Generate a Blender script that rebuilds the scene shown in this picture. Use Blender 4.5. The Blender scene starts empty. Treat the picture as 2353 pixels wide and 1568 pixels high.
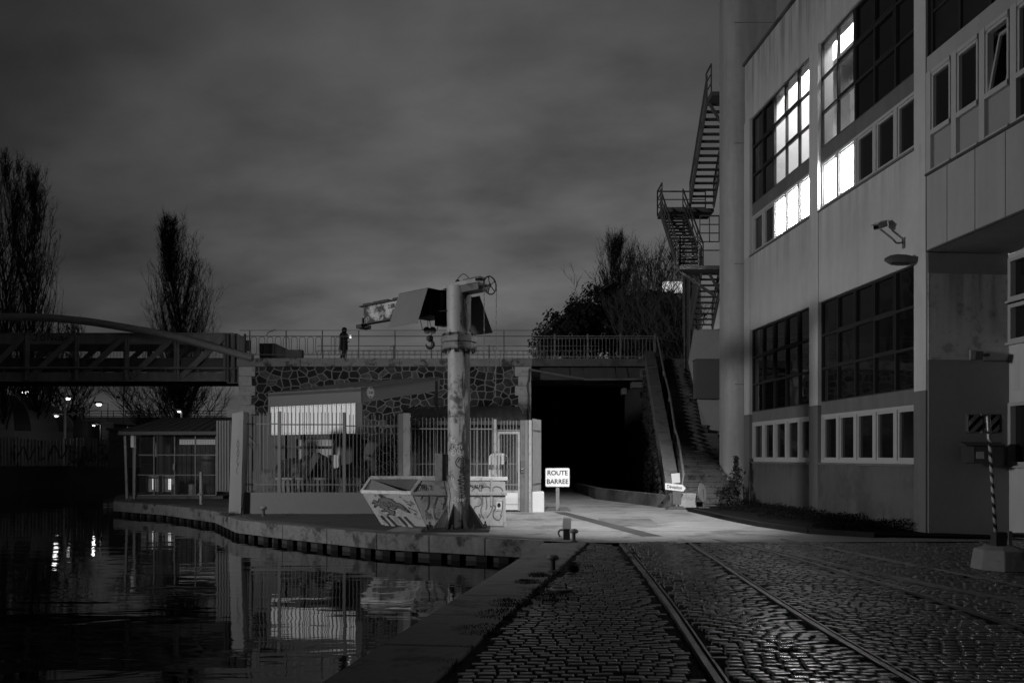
import bpy, bmesh, math, random
import numpy as np
from mathutils import Matrix, Vector
R = math.radians
rnd = random.Random(7)
scene = bpy.context.scene
col = scene.collection

# ------------------------------------------------------------------ camera
EYE = 1.7; F = 1900.0; W0 = 2352.0; CX = 1176.0; HY = 1047.0
cam_d = bpy.data.cameras.new("camera"); cam = bpy.data.objects.new("camera", cam_d); col.objects.link(cam)
cam.location = (0, 0, EYE); cam.rotation_euler = (R(90), 0, 0)
cam_d.sensor_width = 36; cam_d.lens = 36 * F / W0; cam_d.shift_y = (HY - 783.7) / W0
cam_d.clip_end = 2000; cam_d.clip_start = 0.1
scene.camera = cam
# ------------------------------------------------------------------ world: overcast city night sky
wd = bpy.data.worlds.new("World"); scene.world = wd; wd.use_nodes = True
nt = wd.node_tree; N = nt.nodes; L = nt.links; N.clear()
def nd(t, **k):
    n = N.new(t)
    for a, b in k.items(): setattr(n, a, b)
    return n
def mth(op, a, b=None, c=None, clamp=False):
    n = N.new('ShaderNodeMath'); n.operation = op; n.use_clamp = clamp
    for i, s in enumerate((a, b, c)):
        if s is None: continue
        if hasattr(s, 'links'): L.new(s, n.inputs[i])
        else: n.inputs[i].default_value = s
    return n.outputs[0]
tc = nd('ShaderNodeTexCoord'); sx = nd('ShaderNodeSeparateXYZ'); L.new(tc.outputs['Generated'], sx.inputs[0])
X_, Y_, Z_ = sx.outputs
den = mth('ADD', mth('MAXIMUM', Z_, 0.0), 0.22)
px = mth('DIVIDE', X_, den); py = mth('DIVIDE', Y_, den)
cb = nd('ShaderNodeCombineXYZ'); L.new(mth('ADD', px, mth('MULTIPLY', py, 0.25)), cb.inputs[0]); L.new(mth('MULTIPLY', py, 1.25), cb.inputs[1])
n1 = nd('ShaderNodeTexNoise'); n1.inputs['Scale'].default_value = 0.95; n1.inputs['Detail'].default_value = 4; n1.inputs['Roughness'].default_value = 0.5
n1.inputs['Distortion'].default_value = 0.25; L.new(cb.outputs[0], n1.inputs['Vector'])
n2 = nd('ShaderNodeTexNoise'); n2.inputs['Scale'].default_value = 2.8; n2.inputs['Detail'].default_value = 5; n2.inputs['Roughness'].default_value = 0.55
L.new(cb.outputs[0], n2.inputs['Vector'])
cl = mth('ADD', mth('MULTIPLY', n1.outputs['Fac'], 0.7), mth('MULTIPLY', n2.outputs['Fac'], 0.3))
cl = mth('MULTIPLY_ADD', cl, 3.3, -0.77)      # about 0.5..1.3
# the glow of the city is strongest ahead, a little above the roofs
dp = nd('ShaderNodeVectorMath', operation='DOT_PRODUCT'); L.new(tc.outputs['Generated'], dp.inputs[0]); g = Vector((0.05, 1, 0.16)).normalized(); dp.inputs[1].default_value = g
glow = mth('POWER', mth('MAXIMUM', dp.outputs['Value'], 0.0), 9.0)
lum = mth('MULTIPLY', cl, mth('MULTIPLY_ADD', glow, 0.122, 0.018))
bgn = nd('ShaderNodeBackground'); bgn.inputs['Strength'].default_value = 1.0
cc = nd('ShaderNodeCombineColor'); [L.new(lum, cc.inputs[i]) for i in range(3)]
L.new(cc.outputs[0], bgn.inputs['Color'])
wo = nd('ShaderNodeOutputWorld'); L.new(bgn.outputs[0], wo.inputs['Surface'])
scene.view_settings.view_transform = 'Standard'; scene.view_settings.look = 'None'
scene.view_settings.exposure = 0.0; scene.view_settings.gamma = 1.0
scene.cycles.max_bounces = 6; scene.cycles.diffuse_bounces = 2; scene.cycles.glossy_bounces = 3
scene.cycles.sample_clamp_indirect = 3.0; scene.cycles.caustics_reflective = False; scene.cycles.caustics_refractive = False
LIT_STRIP = 42.0; LIT_ROOM = 3.2; QUAY_LAMP = 10500; ROAD_LAMP = 34000

# ------------------------------------------------------------------ helpers
def P(x, y, Y):                     # photograph position at a known distance -> world
    return Vector(((x - CX) / F * Y, Y, EYE - (y - HY) / F * Y))
def G(x, y, z=0.0):                 # photograph position on the ground plane -> world
    Y = (EYE - z) * F / (y - HY); return Vector(((x - CX) / F * Y, Y, z))
WM = {}
def reg(o, M): WM[o.name] = M
def tag(o, label=None, cat=None, group=None, kind=None):
    if label: o['label'] = label
    if cat: o['category'] = cat
    if group: o['group'] = group
    if kind: o['kind'] = kind
    return o
def thing(name, label, cat, loc, rz=0.0, group=None):
    o = bpy.data.objects.new(name, None); col.objects.link(o); o.empty_display_size = 0.2
    o.location = loc; o.rotation_euler = (0, 0, rz)
    reg(o, Matrix.Translation(Vector(loc)) @ Matrix.Rotation(rz, 4, 'Z'))
    return tag(o, label, cat, group)
class MB:
    def __init__(s): s.v = []; s.f = []; s.fm = []; s.T = None; s.mi = 0
    def add(s, vs, fs):
        b = len(s.v)
        for p in vs:
            p = Vector(p)
            if s.T is not None: p = s.T @ p
            s.v.append(p)
        for f in fs: s.f.append([b + i for i in f]); s.fm.append(s.mi)
        return s
    def box(s, a, b, T=None):
        x0, y0, z0 = a; x1, y1, z1 = b
        vs = [Vector(p) for p in ((x0,y0,z0),(x1,y0,z0),(x1,y1,z0),(x0,y1,z0),(x0,y0,z1),(x1,y0,z1),(x1,y1,z1),(x0,y1,z1))]
        if T is not None: vs = [T @ v for v in vs]
        return s.add(vs, [(0,3,2,1),(4,5,6,7),(0,1,5,4),(1,2,6,5),(2,3,7,6),(3,0,4,7)])
    def hexa(s, b4, t4):
        return s.add(list(b4) + list(t4), [(0,3,2,1),(4,5,6,7),(0,1,5,4),(1,2,6,5),(2,3,7,6),(3,0,4,7)])
    def bar(s, p, q, w, h, up=(0,0,1)):
        p = Vector(p); q = Vector(q); d = (q - p)
        if d.length < 1e-6: return s
        d.normalize(); up = Vector(up)
        if abs(d.dot(up)) > 0.99: up = Vector((0,1,0))
        sd = d.cross(up).normalized(); u2 = sd.cross(d).normalized()
        a = sd * w / 2; b = u2 * h / 2
        return s.hexa([p-a-b, p+a-b, p+a+b, p-a+b], [q-a-b, q+a-b, q+a+b, q-a+b])
    def tube(s, pts, r, n=8, cap=True):
        pts = [Vector(p) for p in pts]; k = len(pts)
        rs = r if isinstance(r, (list, tuple)) else [r] * k
        base = len(s.v); vs = []; prev = None
        for i in range(k):
            d = (pts[min(i+1,k-1)] - pts[max(i-1,0)])
            if d.length < 1e-9: d = Vector((0,0,1))
            d.normalize()
            if prev is None:
                up = Vector((0,0,1)) if abs(d.z) < 0.9 else Vector((1,0,0))
                sd = d.cross(up).normalized()
            else:
                sd = prev - d * prev.dot(d)
                sd = sd.normalized() if sd.length > 1e-6 else d.orthogonal().normalized()
            prev = sd; u2 = d.cross(sd)
            for j in range(n):
                a = 2*math.pi*j/n; vs.append(pts[i] + (sd*math.cos(a) + u2*math.sin(a)) * rs[i])
        fs = []
        for i in range(k-1):
            for j in range(n):
                a = i*n+j; b = i*n+(j+1)%n; fs.append((a, b, b+n, a+n))
        if cap: fs.append(tuple(range(n-1,-1,-1))); fs.append(tuple((k-1)*n+j for j in range(n)))
        return s.add(vs, fs)
    def lathe(s, c, prof, n=24, T=None):
        vs = []; k = len(prof); c = Vector(c)
        for (r, z) in prof:
            for j in range(n):
                a = 2*math.pi*j/n; p = Vector((r*math.cos(a), r*math.sin(a), z))
                if T is not None: p = T @ p
                vs.append(c + p)
        fs = []
        for i in range(k-1):
            for j in range(n):
                a = i*n+j; b = i*n+(j+1)%n; fs.append((a,b,b+n,a+n))
        fs.append(tuple(range(n-1,-1,-1))); fs.append(tuple((k-1)*n+j for j in range(n)))
        return s.add(vs, fs)
    def prism(s, poly, d):          # poly: 3D points in a plane, d: extrusion vector
        k = len(poly); poly = [Vector(p) for p in poly]; d = Vector(d)
        return s.add(poly + [p + d for p in poly], [tuple(range(k-1,-1,-1)), tuple(k+i for i in range(k))] + [(i,(i+1)%k,k+(i+1)%k,k+i) for i in range(k)])
    def ring(s, c, r, t, ax=(0,1,0), n=24, m=6):
        ax = Vector(ax).normalized(); a = ax.orthogonal().normalized(); b = ax.cross(a); c = Vector(c); vs = []; fs = []
        for i in range(n):
            th = 2*math.pi*i/n; d = a*math.cos(th) + b*math.sin(th)
            for j in range(m):
                ph = 2*math.pi*j/m; vs.append(c + d*(r + t*math.cos(ph)) + ax*t*math.sin(ph))
        for i in range(n):
            for j in range(m):
                fs.append((i*m+j, ((i+1)%n)*m+j, ((i+1)%n)*m+(j+1)%m, i*m+(j+1)%m))
        return s.add(vs, fs)
    def build(s, name, mats, parent=None, smooth=False, origin=None, bevel=0.0, fix=True):
        if not isinstance(mats, (list, tuple)): mats = [mats]
        if parent is not None: M = WM[parent.name]
        elif origin is not None: M = Matrix.Translation(Vector(origin))
        else: M = Matrix.Identity(4)
        Mi = M.inverted()
        me = bpy.data.meshes.new(name); me.from_pydata([tuple(Mi @ v) for v in s.v], [], s.f)
        for m in mats: me.materials.append(m)
        if len(mats) > 1: me.polygons.foreach_set('material_index', s.fm)
        if fix and len(s.v) < 60000:
            bm = bmesh.new(); bm.from_mesh(me); bmesh.ops.recalc_face_normals(bm, faces=bm.faces); bm.to_mesh(me); bm.free()
        if smooth: me.polygons.foreach_set('use_smooth', [True]*len(me.polygons))
        me.update()
        o = bpy.data.objects.new(name, me); col.objects.link(o)
        if parent is not None: o.parent = parent
        else: o.matrix_world = M
        reg(o, M)
        if bevel:
            b = o.modifiers.new('bevel', 'BEVEL'); b.width = bevel; b.segments = 2; b.limit_method = 'ANGLE'
        if smooth:
            e = o.modifiers.new('edges', 'EDGE_SPLIT'); e.split_angle = R(40)
        return o
# ------------------------------------------------------------------ materials (the photograph is black and white)
MATS = {}
def mat(name, v, rough=0.8, var=0.25, scale=2.0, bump=0.15, metal=0.0, spec=0.4, streak=0.0, stain=0.0, stain_scale=1.2, fine=1.0, sthr=.52):
    if name in MATS: return MATS[name]
    m = bpy.data.materials.new(name); m.use_nodes = True; t = m.node_tree; n = t.nodes; l = t.links
    bs = n['Principled BSDF']; tcn = n.new('ShaderNodeTexCoord')
    def noise(sc, det=5, ro=.6, vec=None):
        q = n.new('ShaderNodeTexNoise'); q.inputs['Scale'].default_value = sc; q.inputs['Detail'].default_value = det; q.inputs['Roughness'].default_value = ro
        l.new(vec or tcn.outputs['Object'], q.inputs['Vector']); return q.outputs['Fac']
    def M_(op, a, b, clamp=False):
        q = n.new('ShaderNodeMath'); q.operation = op; q.use_clamp = clamp
        for i, s_ in enumerate((a, b)):
            if hasattr(s_, 'links'): l.new(s_, q.inputs[i])
            else: q.inputs[i].default_value = s_
        return q.outputs[0]
    a = noise(scale); b = noise(scale*9*fine, 4)
    f = M_('ADD', M_('MULTIPLY', a, .6), M_('MULTIPLY', b, .4))
    f = M_('ADD', M_('MULTIPLY', M_('SUBTRACT', f, .5), 4*var), 1.0)
    if streak:
        mp = n.new('ShaderNodeMapping'); mp.inputs['Scale'].default_value = (1.7, 1.7, .16); l.new(tcn.outputs['Object'], mp.inputs[0])
        s1 = noise(1.6, 4, .6, mp.outputs[0]); f = M_('MULTIPLY', f, M_('ADD', 1.0 - streak*.5, M_('MULTIPLY', M_('SUBTRACT', s1, .5), -3*streak)))
    if stain:
        st = noise(stain_scale, 8, .7); st = M_('MULTIPLY', M_('SUBTRACT', st, sthr), 12, True)
        f = M_('MULTIPLY', f, M_('SUBTRACT', 1.0, M_('MULTIPLY', st, stain)))
    val = M_('MAXIMUM', M_('MULTIPLY', f, v), v*.08)
    c = n.new('ShaderNodeCombineColor'); [l.new(val, c.inputs[i]) for i in range(3)]
    l.new(c.outputs[0], bs.inputs['Base Color'])
    bs.inputs['Roughness'].default_value = rough; bs.inputs['Metallic'].default_value = metal; bs.inputs['Specular IOR Level'].default_value = spec
    if bump:
        bp = n.new('ShaderNodeBump'); bp.inputs['Strength'].default_value = bump; bp.inputs['Distance'].default_value = .02
        l.new(b, bp.inputs['Height']); l.new(bp.outputs[0], bs.inputs['Normal'])
    MATS[name] = m; return m
def emis(name, v, s):
    if name in MATS: return MATS[name]
    m = bpy.data.materials.new(name); m.use_nodes = True; bs = m.node_tree.nodes['Principled BSDF']
    bs.inputs['Base Color'].default_value = (v, v, v, 1); bs.inputs['Emission Color'].default_value = (1, 1, 1, 1); bs.inputs['Emission Strength'].default_value = s
    MATS[name] = m; return m
plaster = mat('pale_render', .60, .9, .12, .35, .06, streak=.10)
plaster_dk = mat('grey_render', .155, .9, .12, .6, .12, streak=.2)
base_pl = mat('base_render', .13, .9, .18, .5, .08, stain=.25, stain_scale=.6)
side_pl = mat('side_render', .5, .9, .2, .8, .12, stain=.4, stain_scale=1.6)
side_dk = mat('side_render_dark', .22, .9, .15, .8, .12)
towerc = mat('tower_concrete', .42, .85, .15, .5, .2, streak=.25)
def weather(m0, bands):
    n = m0.node_tree.nodes; l = m0.node_tree.links; bs = n['Principled BSDF']; src = bs.inputs['Base Color'].links[0].from_socket
    t = n.new('ShaderNodeTexCoord'); s_ = n.new('ShaderNodeSeparateXYZ'); l.new(t.outputs['Object'], s_.inputs[0])
    mp = n.new('ShaderNodeMapping'); mp.inputs['Scale'].default_value = (3.2,3.2,.22); l.new(t.outputs['Object'], mp.inputs[0])
    q = n.new('ShaderNodeTexNoise'); q.inputs['Scale'].default_value = 1.0; q.inputs['Detail'].default_value = 7; q.inputs['Roughness'].default_value = .62; l.new(mp.outputs[0], q.inputs['Vector'])
    q2 = n.new('ShaderNodeTexNoise'); q2.inputs['Scale'].default_value = .35; q2.inputs['Detail'].default_value = 5; l.new(t.outputs['Object'], q2.inputs['Vector'])
    fac = None
    for (z1, z0, st) in bands:      # strongest at z1, gone at z0
        r = n.new('ShaderNodeMapRange'); r.inputs[1].default_value = z0; r.inputs[2].default_value = z1; r.inputs[3].default_value = 0; r.inputs[4].default_value = st; l.new(s_.outputs[2], r.inputs[0])
        g_ = n.new('ShaderNodeMath'); g_.operation = 'LESS_THAN' if z1 > z0 else 'GREATER_THAN'; l.new(s_.outputs[2], g_.inputs[0]); g_.inputs[1].default_value = z1
        h_ = n.new('ShaderNodeMath'); h_.operation = 'MULTIPLY'; l.new(r.outputs[0], h_.inputs[0]); l.new(g_.outputs[0], h_.inputs[1])
        if fac is None: fac = h_.outputs[0]
        else:
            a_ = n.new('ShaderNodeMath'); a_.operation = 'ADD'; l.new(fac, a_.inputs[0]); l.new(h_.outputs[0], a_.inputs[1]); fac = a_.outputs[0]
    k = n.new('ShaderNodeMapRange'); k.inputs[1].default_value = .42; k.inputs[2].default_value = .62; l.new(q.outputs['Fac'], k.inputs[0])
    m1 = n.new('ShaderNodeMath'); m1.operation = 'MULTIPLY'; l.new(k.outputs[0], m1.inputs[0]); l.new(fac, m1.inputs[1])
    k2 = n.new('ShaderNodeMapRange'); k2.inputs[1].default_value = .35; k2.inputs[2].default_value = .7; k2.inputs[3].default_value = 0; k2.inputs[4].default_value = .25; l.new(q2.outputs['Fac'], k2.inputs[0])
    m2 = n.new('ShaderNodeMath'); m2.operation = 'ADD'; l.new(m1.outputs[0], m2.inputs[0]); l.new(k2.outputs[0], m2.inputs[1])
    m3 = n.new('ShaderNodeMath'); m3.operation = 'SUBTRACT'; m3.inputs[0].default_value = 1.0; l.new(m2.outputs[0], m3.inputs[1])
    mx = n.new('ShaderNodeMix'); mx.data_type = 'RGBA'; mx.blend_type = 'MULTIPLY'; mx.inputs[0].default_value = 1; l.new(src, mx.inputs[6]); l.new(m3.outputs[0], mx.inputs[7]); l.new(mx.outputs[2], bs.inputs['Base Color'])
weather(plaster, [(15.3,12.0,.5),(8.5,6.8,.22),(3.1,5.5,.15)]); weather(base_pl, [(1.46,.6,.15),(-.1,.7,.45)]); weather(side_pl, [(5.65,4.0,.5)])
white_fr = mat('white_frame_paint', .42, .55, .08, 3, .03)
black_st = mat('black_steel', .03, .5, .3, 4, .1)
grey_st = mat('grey_painted_steel', .16, .55, .2, 3, .1, stain=.35, stain_scale=4)
light_st = mat('light_painted_steel', .23, .55, .12, 3, .08, stain=.3, stain_scale=5)
fence_st = mat('fence_steel', .13, .5, .12, 4, .05)
bridge_st = mat('bridge_steel', .22, .7, .25, 1.2, .15, streak=.3)
dark_st = mat('dark_steel', .06, .6, .3, 3, .15)
escape_st = mat('escape_steel', .10, .6, .25, 3, .1)
crane_p = mat('crane_paint', .31, .55, .12, 2, .12, stain=.8, stain_scale=1.8, streak=.3)
crane_bk = mat('crane_dark_rust_and_shade', .022, .7, .4, 4, .3)
hood_m = mat('hood_sheet', .13, .6, .12, 2, .05)
stone_q = mat('quoin_stone', .48, .9, .2, 2, .4, stain=.3, stain_scale=3)
coping_m = mat('coping_stone', .24, .9, .35, 1.0, .4, stain=.75, stain_scale=1.5)
quay_st = mat('quay_stone', .105, .85, .6, 1.1, .5, stain=.8, stain_scale=1.3)
quay_near = mat('quay_edge_stone', .16, .8, .3, .7, .5, stain=.55, stain_scale=1.1)
quay_dark = mat('quay_wall_wet', .05, .6, .4, 2, .5)
conc = mat('concrete', .30, .9, .2, 1.5, .3, stain=.3, stain_scale=2)
conc_w = mat('white_concrete', .45, .85, .08, 2, .15)
wall_low = mat('low_wall_render', .15, .9, .1, .8, .15)
conc_dk = mat('dark_concrete', .10, .9, .3, 1.5, .4, stain=.4)
stairs_m = mat('stair_stone', .11, .9, .5, 1.5, .6, stain=.6, stain_scale=2.5)
parapet_m = mat('parapet_stone', .15, .9, .2, 2, .3, stain=.4, stain_scale=2)
ivy_wall = mat('retaining_wall_stone', .07, .95, .6, 2.5, .8)
roof_m = mat('dark_roof_sheet', .045, .7, .2, 2, .1)
clad = mat('grey_cladding', .12, .7, .12, 1.5, .1)
clad_d = mat('dark_cladding', .09, .7, .15, 1.5, .1)
canopy_m = mat('canopy_sheet', .11, .6, .08, 1.5, .05)
white_sh = mat('white_corrugated', .88, .5, .04, 2, .03)
asphalt = mat('worn_asphalt', .23, .7, .34, 1.1, .6, stain=.45, stain_scale=.7)
asphalt_d = mat('dark_asphalt', .05, .85, .3, 1, .5)
soil = mat('dark_soil', .012, .95, .5, 3, .8, spec=.04)
leaf_d = mat('dark_leaf', .035, .8, .5, 1.5, .1)
verge_m = mat('verge_leaf', .008, .9, .5, 1.5, .1, spec=.04)
weed_m = mat('dry_weed', .03, .9, .5, 3, .1)
bark = mat('dark_bark', .03, .95, .3, 3, .3)
bark_l = mat('pale_bark', .09, .95, .4, 3, .3)
sign_w = mat('sign_white', .66, .4, .03, 3, .0)
sign_b = mat('sign_black', .012, .5, .1, 3, .0)
paper_m = mat('paper_white', .5, .8, .05, 6, .05)
paint_k = mat('black_spray_paint', .012, .5, .2, 6, .0)
paint_g = mat('grey_spray_paint', .11, .6, .3, 6, .0)
paint_w = mat('white_spray_paint', .75, .6, .1, 6, .0)
skip_m = mat('skip_paint', .32, .6, .15, 1.6, .12, stain=.35, stain_scale=3)
skip_in = mat('skip_inside', .13, .85, .3, 1.5, .3)
tarp = mat('dark_tarpaulin', .02, .55, .4, 3, .3)
tarp2 = mat('grey_debris', .10, .8, .4, 4, .4)
plastic_w = mat('white_plastic', .45, .4, .06, 2, .02)
metal_s = mat('galvanised_metal', .45, .35, .2, 6, .05, metal=.7)
rail_m = mat('worn_rail_steel', .17, .45, .3, 2.2, .2, metal=.3, stain=.4, stain_scale=1.2)
cloth_d = mat('dark_coat', .012, .9, .2, 6, .1)
skin_m = mat('skin', .25, .7, .05, 6, .0)
lamp_e = emis('lamp_glass_lit', .9, .85)
lamp_hi = emis('street_lamp_glass', .9, 40)
lamp_far = emis('far_lamp_lit', .9, 9)
glow_soft = emis('lantern_and_glint_lit', .8, .7)
def m_glass(name, base=.006, rough=.03, wav=.15):
    m = bpy.data.materials.new(name); m.use_nodes = True; n = m.node_tree.nodes; l = m.node_tree.links; bs = n['Principled BSDF']
    bs.inputs['Base Color'].default_value = (base,)*3 + (1,); bs.inputs['Roughness'].default_value = rough; bs.inputs['IOR'].default_value = 1.95
    t = n.new('ShaderNodeTexCoord'); q = n.new('ShaderNodeTexNoise'); q.inputs['Scale'].default_value = .9; l.new(t.outputs['Object'], q.inputs['Vector'])
    b = n.new('ShaderNodeBump'); b.inputs['Strength'].default_value = wav; b.inputs['Distance'].default_value = .03; l.new(q.outputs['Fac'], b.inputs['Height']); l.new(b.outputs[0], bs.inputs['Normal'])
    return m
glass_dk = m_glass('dark_window_glass')
glass_bk = m_glass('unlit_pane_glass', .010, .06)
m = bpy.data.materials.new('clear_window_glass'); m.use_nodes = True; n = m.node_tree.nodes; l = m.node_tree.links; n.clear()
o_ = n.new('ShaderNodeOutputMaterial'); mx = n.new('ShaderNodeMixShader'); tr = n.new('ShaderNodeBsdfTransparent'); gl = n.new('ShaderNodeBsdfGlossy'); fr = n.new('ShaderNodeFresnel')
gl.inputs['Roughness'].default_value = .02; tr.inputs['Color'].default_value = (.92,)*3 + (1,)
l.new(fr.outputs[0], mx.inputs[0]); l.new(tr.outputs[0], mx.inputs[1]); l.new(gl.outputs[0], mx.inputs[2]); l.new(mx.outputs[0], o_.inputs[0]); glass_cl = m
room_w = mat('room_wall', .7, .9, .06, 1, .03, stain=.12)
# brightly lit blinds behind the strip windows
m = bpy.data.materials.new('lit_window_blind'); m.use_nodes = True; n = m.node_tree.nodes; l = m.node_tree.links; bs = n['Principled BSDF']
t = n.new('ShaderNodeTexCoord'); q = n.new('ShaderNodeTexNoise'); q.inputs['Scale'].default_value = 1.2; l.new(t.outputs['Object'], q.inputs['Vector'])
q2 = n.new('ShaderNodeMath'); q2.operation = 'MULTIPLY_ADD'; q2.inputs[1].default_value = LIT_STRIP*.6; q2.inputs[2].default_value = LIT_STRIP*.7
l.new(q.outputs['Fac'], q2.inputs[0]); l.new(q2.outputs[0], bs.inputs['Emission Strength']); bs.inputs['Emission Color'].default_value = (1,1,1,1); bs.inputs['Base Color'].default_value = (.8,.8,.8,1)
blind_e = m
tube_e = emis('tube_lamp_lit', .9, 22 * LIT_ROOM)
# rubble masonry with pale pointing
m = bpy.data.materials.new('rubble_masonry'); m.use_nodes = True; n = m.node_tree.nodes; l = m.node_tree.links; bs = n['Principled BSDF']
t = n.new('ShaderNodeTexCoord'); nz = n.new('ShaderNodeTexNoise'); nz.inputs['Scale'].default_value = 1.6; l.new(t.outputs['Object'], nz.inputs['Vector'])
mp = n.new('ShaderNodeMapping'); mp.inputs['Scale'].default_value = (.92, 0.01, 1.15); l.new(t.outputs['Object'], mp.inputs[0])
sz_ = n.new('ShaderNodeSeparateXYZ'); l.new(mp.outputs[0], sz_.inputs[0]); cz_ = n.new('ShaderNodeCombineXYZ'); l.new(sz_.outputs[0], cz_.inputs[0]); l.new(sz_.outputs[2], cz_.inputs[1])
ad = n.new('ShaderNodeMix'); ad.data_type = 'VECTOR'; ad.inputs['Factor'].default_value = .12; l.new(cz_.outputs[0], ad.inputs[4]); l.new(nz.outputs['Color'], ad.inputs[5])
v1 = n.new('ShaderNodeTexVoronoi'); v1.feature = 'DISTANCE_TO_EDGE'; v1.voronoi_dimensions = '2D'; v1.inputs['Scale'].default_value = 3.05; v1.inputs['Randomness'].default_value = .82; l.new(ad.outputs[1], v1.inputs['Vector'])
v2 = n.new('ShaderNodeTexVoronoi'); v2.feature = 'F1'; v2.voronoi_dimensions = '2D'; v2.inputs['Scale'].default_value = 3.05; v2.inputs['Randomness'].default_value = .82; l.new(ad.outputs[1], v2.inputs['Vector'])
rp = n.new('ShaderNodeMapRange'); rp.inputs[1].default_value = .035; rp.inputs[2].default_value = .10; l.new(v1.outputs['Distance'], rp.inputs[0])
sp = n.new('ShaderNodeSeparateColor'); l.new(v2.outputs['Color'], sp.inputs[0])
tn = n.new('ShaderNodeMath'); tn.operation = 'POWER'; tn.inputs[1].default_value = 2.2; l.new(sp.outputs[0], tn.inputs[0])
nf = n.new('ShaderNodeTexNoise'); nf.inputs['Scale'].default_value = 9; nf.inputs['Detail'].default_value = 6; nf.inputs['Roughness'].default_value = .7; l.new(t.outputs['Object'], nf.inputs['Vector'])
st1 = n.new('ShaderNodeMath'); st1.operation = 'MULTIPLY_ADD'; st1.inputs[1].default_value = .10; st1.inputs[2].default_value = .008; l.new(tn.outputs[0], st1.inputs[0])
st2 = n.new('ShaderNodeMath'); st2.operation = 'MULTIPLY'; l.new(st1.outputs[0], st2.inputs[0])
nf2 = n.new('ShaderNodeMath'); nf2.operation = 'MULTIPLY_ADD'; nf2.inputs[1].default_value = 4.0; nf2.inputs[2].default_value = -1.0; nf2.use_clamp = False; l.new(nf.outputs['Fac'], nf2.inputs[0]); l.new(nf2.outputs[0], st2.inputs[1])
cs = n.new('ShaderNodeCombineColor'); [l.new(st2.outputs[0], cs.inputs[i]) for i in range(3)]
mxx = n.new('ShaderNodeMix'); mxx.data_type = 'RGBA'; l.new(rp.outputs[0], mxx.inputs[0]); mxx.inputs[6].default_value = (.29,)*3 + (1,); l.new(cs.outputs[0], mxx.inputs[7])
l.new(mxx.outputs[2], bs.inputs['Base Color']); bs.inputs['Roughness'].default_value = .9
bp = n.new('ShaderNodeBump'); bp.inputs['Strength'].default_value = 1.0; bp.inputs['Distance'].default_value = .08; l.new(rp.outputs[0], bp.inputs['Height']); l.new(bp.outputs[0], bs.inputs['Normal'])
rubble = m
# water
m = bpy.data.materials.new('dark_canal_water'); m.use_nodes = True; n = m.node_tree.nodes; l = m.node_tree.links; bs = n['Principled BSDF']
bs.inputs['Base Color'].default_value = (.002,)*3 + (1,); bs.inputs['Roughness'].default_value = .025; bs.inputs['IOR'].default_value = 1.36
t = n.new('ShaderNodeTexCoord'); mp = n.new('ShaderNodeMapping'); mp.inputs['Scale'].default_value = (.55, 1.5, 1); l.new(t.outputs['Object'], mp.inputs[0])
q = n.new('ShaderNodeTexNoise'); q.inputs['Scale'].default_value = 1.1; q.inputs['Detail'].default_value = 3; q.inputs['Roughness'].default_value = .45; q.inputs['Distortion'].default_value = .4; l.new(mp.outputs[0], q.inputs['Vector'])
b = n.new('ShaderNodeBump'); b.inputs['Strength'].default_value = .28; b.inputs['Distance'].default_value = .03; l.new(q.outputs['Fac'], b.inputs['Height']); l.new(b.outputs[0], bs.inputs['Normal'])
water_m = m
# cobbles: tone of each sett stored with the sett
m = bpy.data.materials.new('granite_setts'); m.use_nodes = True; n = m.node_tree.nodes; l = m.node_tree.links; bs = n['Principled BSDF']
at = n.new('ShaderNodeAttribute'); at.attribute_name = 'tone'; t = n.new('ShaderNodeTexCoord')
q = n.new('ShaderNodeTexNoise'); q.inputs['Scale'].default_value = 28; q.inputs['Detail'].default_value = 5; l.new(t.outputs['Object'], q.inputs['Vector'])
qb = n.new('ShaderNodeTexNoise'); qb.inputs['Scale'].default_value = .7; qb.inputs['Detail'].default_value = 4; l.new(t.outputs['Object'], qb.inputs['Vector'])
a1 = n.new('ShaderNodeMath'); a1.operation = 'MULTIPLY'; l.new(at.outputs['Fac'], a1.inputs[0]); a1.inputs[1].default_value = .22
a2 = n.new('ShaderNodeMath'); a2.operation = 'MULTIPLY'; l.new(a1.outputs[0], a2.inputs[0]); l.new(q.outputs['Fac'], a2.inputs[1])
c = n.new('ShaderNodeCombineColor'); [l.new(a2.outputs[0], c.inputs[i]) for i in range(3)]; l.new(c.outputs[0], bs.inputs['Base Color'])
rr = n.new('ShaderNodeMapRange'); rr.inputs[1].default_value = .3; rr.inputs[2].default_value = .7; rr.inputs[3].default_value = .26; rr.inputs[4].default_value = .42; l.new(qb.outputs['Fac'], rr.inputs[0])
atp = n.new('ShaderNodeAttribute'); atp.attribute_name = 'polish'; mr = n.new('ShaderNodeMath'); mr.operation = 'MULTIPLY_ADD'; mr.inputs[1].default_value = -.10; l.new(atp.outputs['Fac'], mr.inputs[0]); l.new(rr.outputs[0], mr.inputs[2]); l.new(mr.outputs[0], bs.inputs['Roughness'])
mi_ = n.new('ShaderNodeMath'); mi_.operation = 'MULTIPLY_ADD'; mi_.inputs[1].default_value = .5; mi_.inputs[2].default_value = .35; l.new(atp.outputs['Fac'], mi_.inputs[0]); l.new(mi_.outputs[0], bs.inputs['Coat Weight']); bs.inputs['Coat Roughness'].default_value = .22
b = n.new('ShaderNodeBump'); b.inputs['Strength'].default_value = .18; b.inputs['Distance'].default_value = .004; l.new(q.outputs['Fac'], b.inputs['Height']); l.new(b.outputs[0], bs.inputs['Normal'])
setts_m = m
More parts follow.
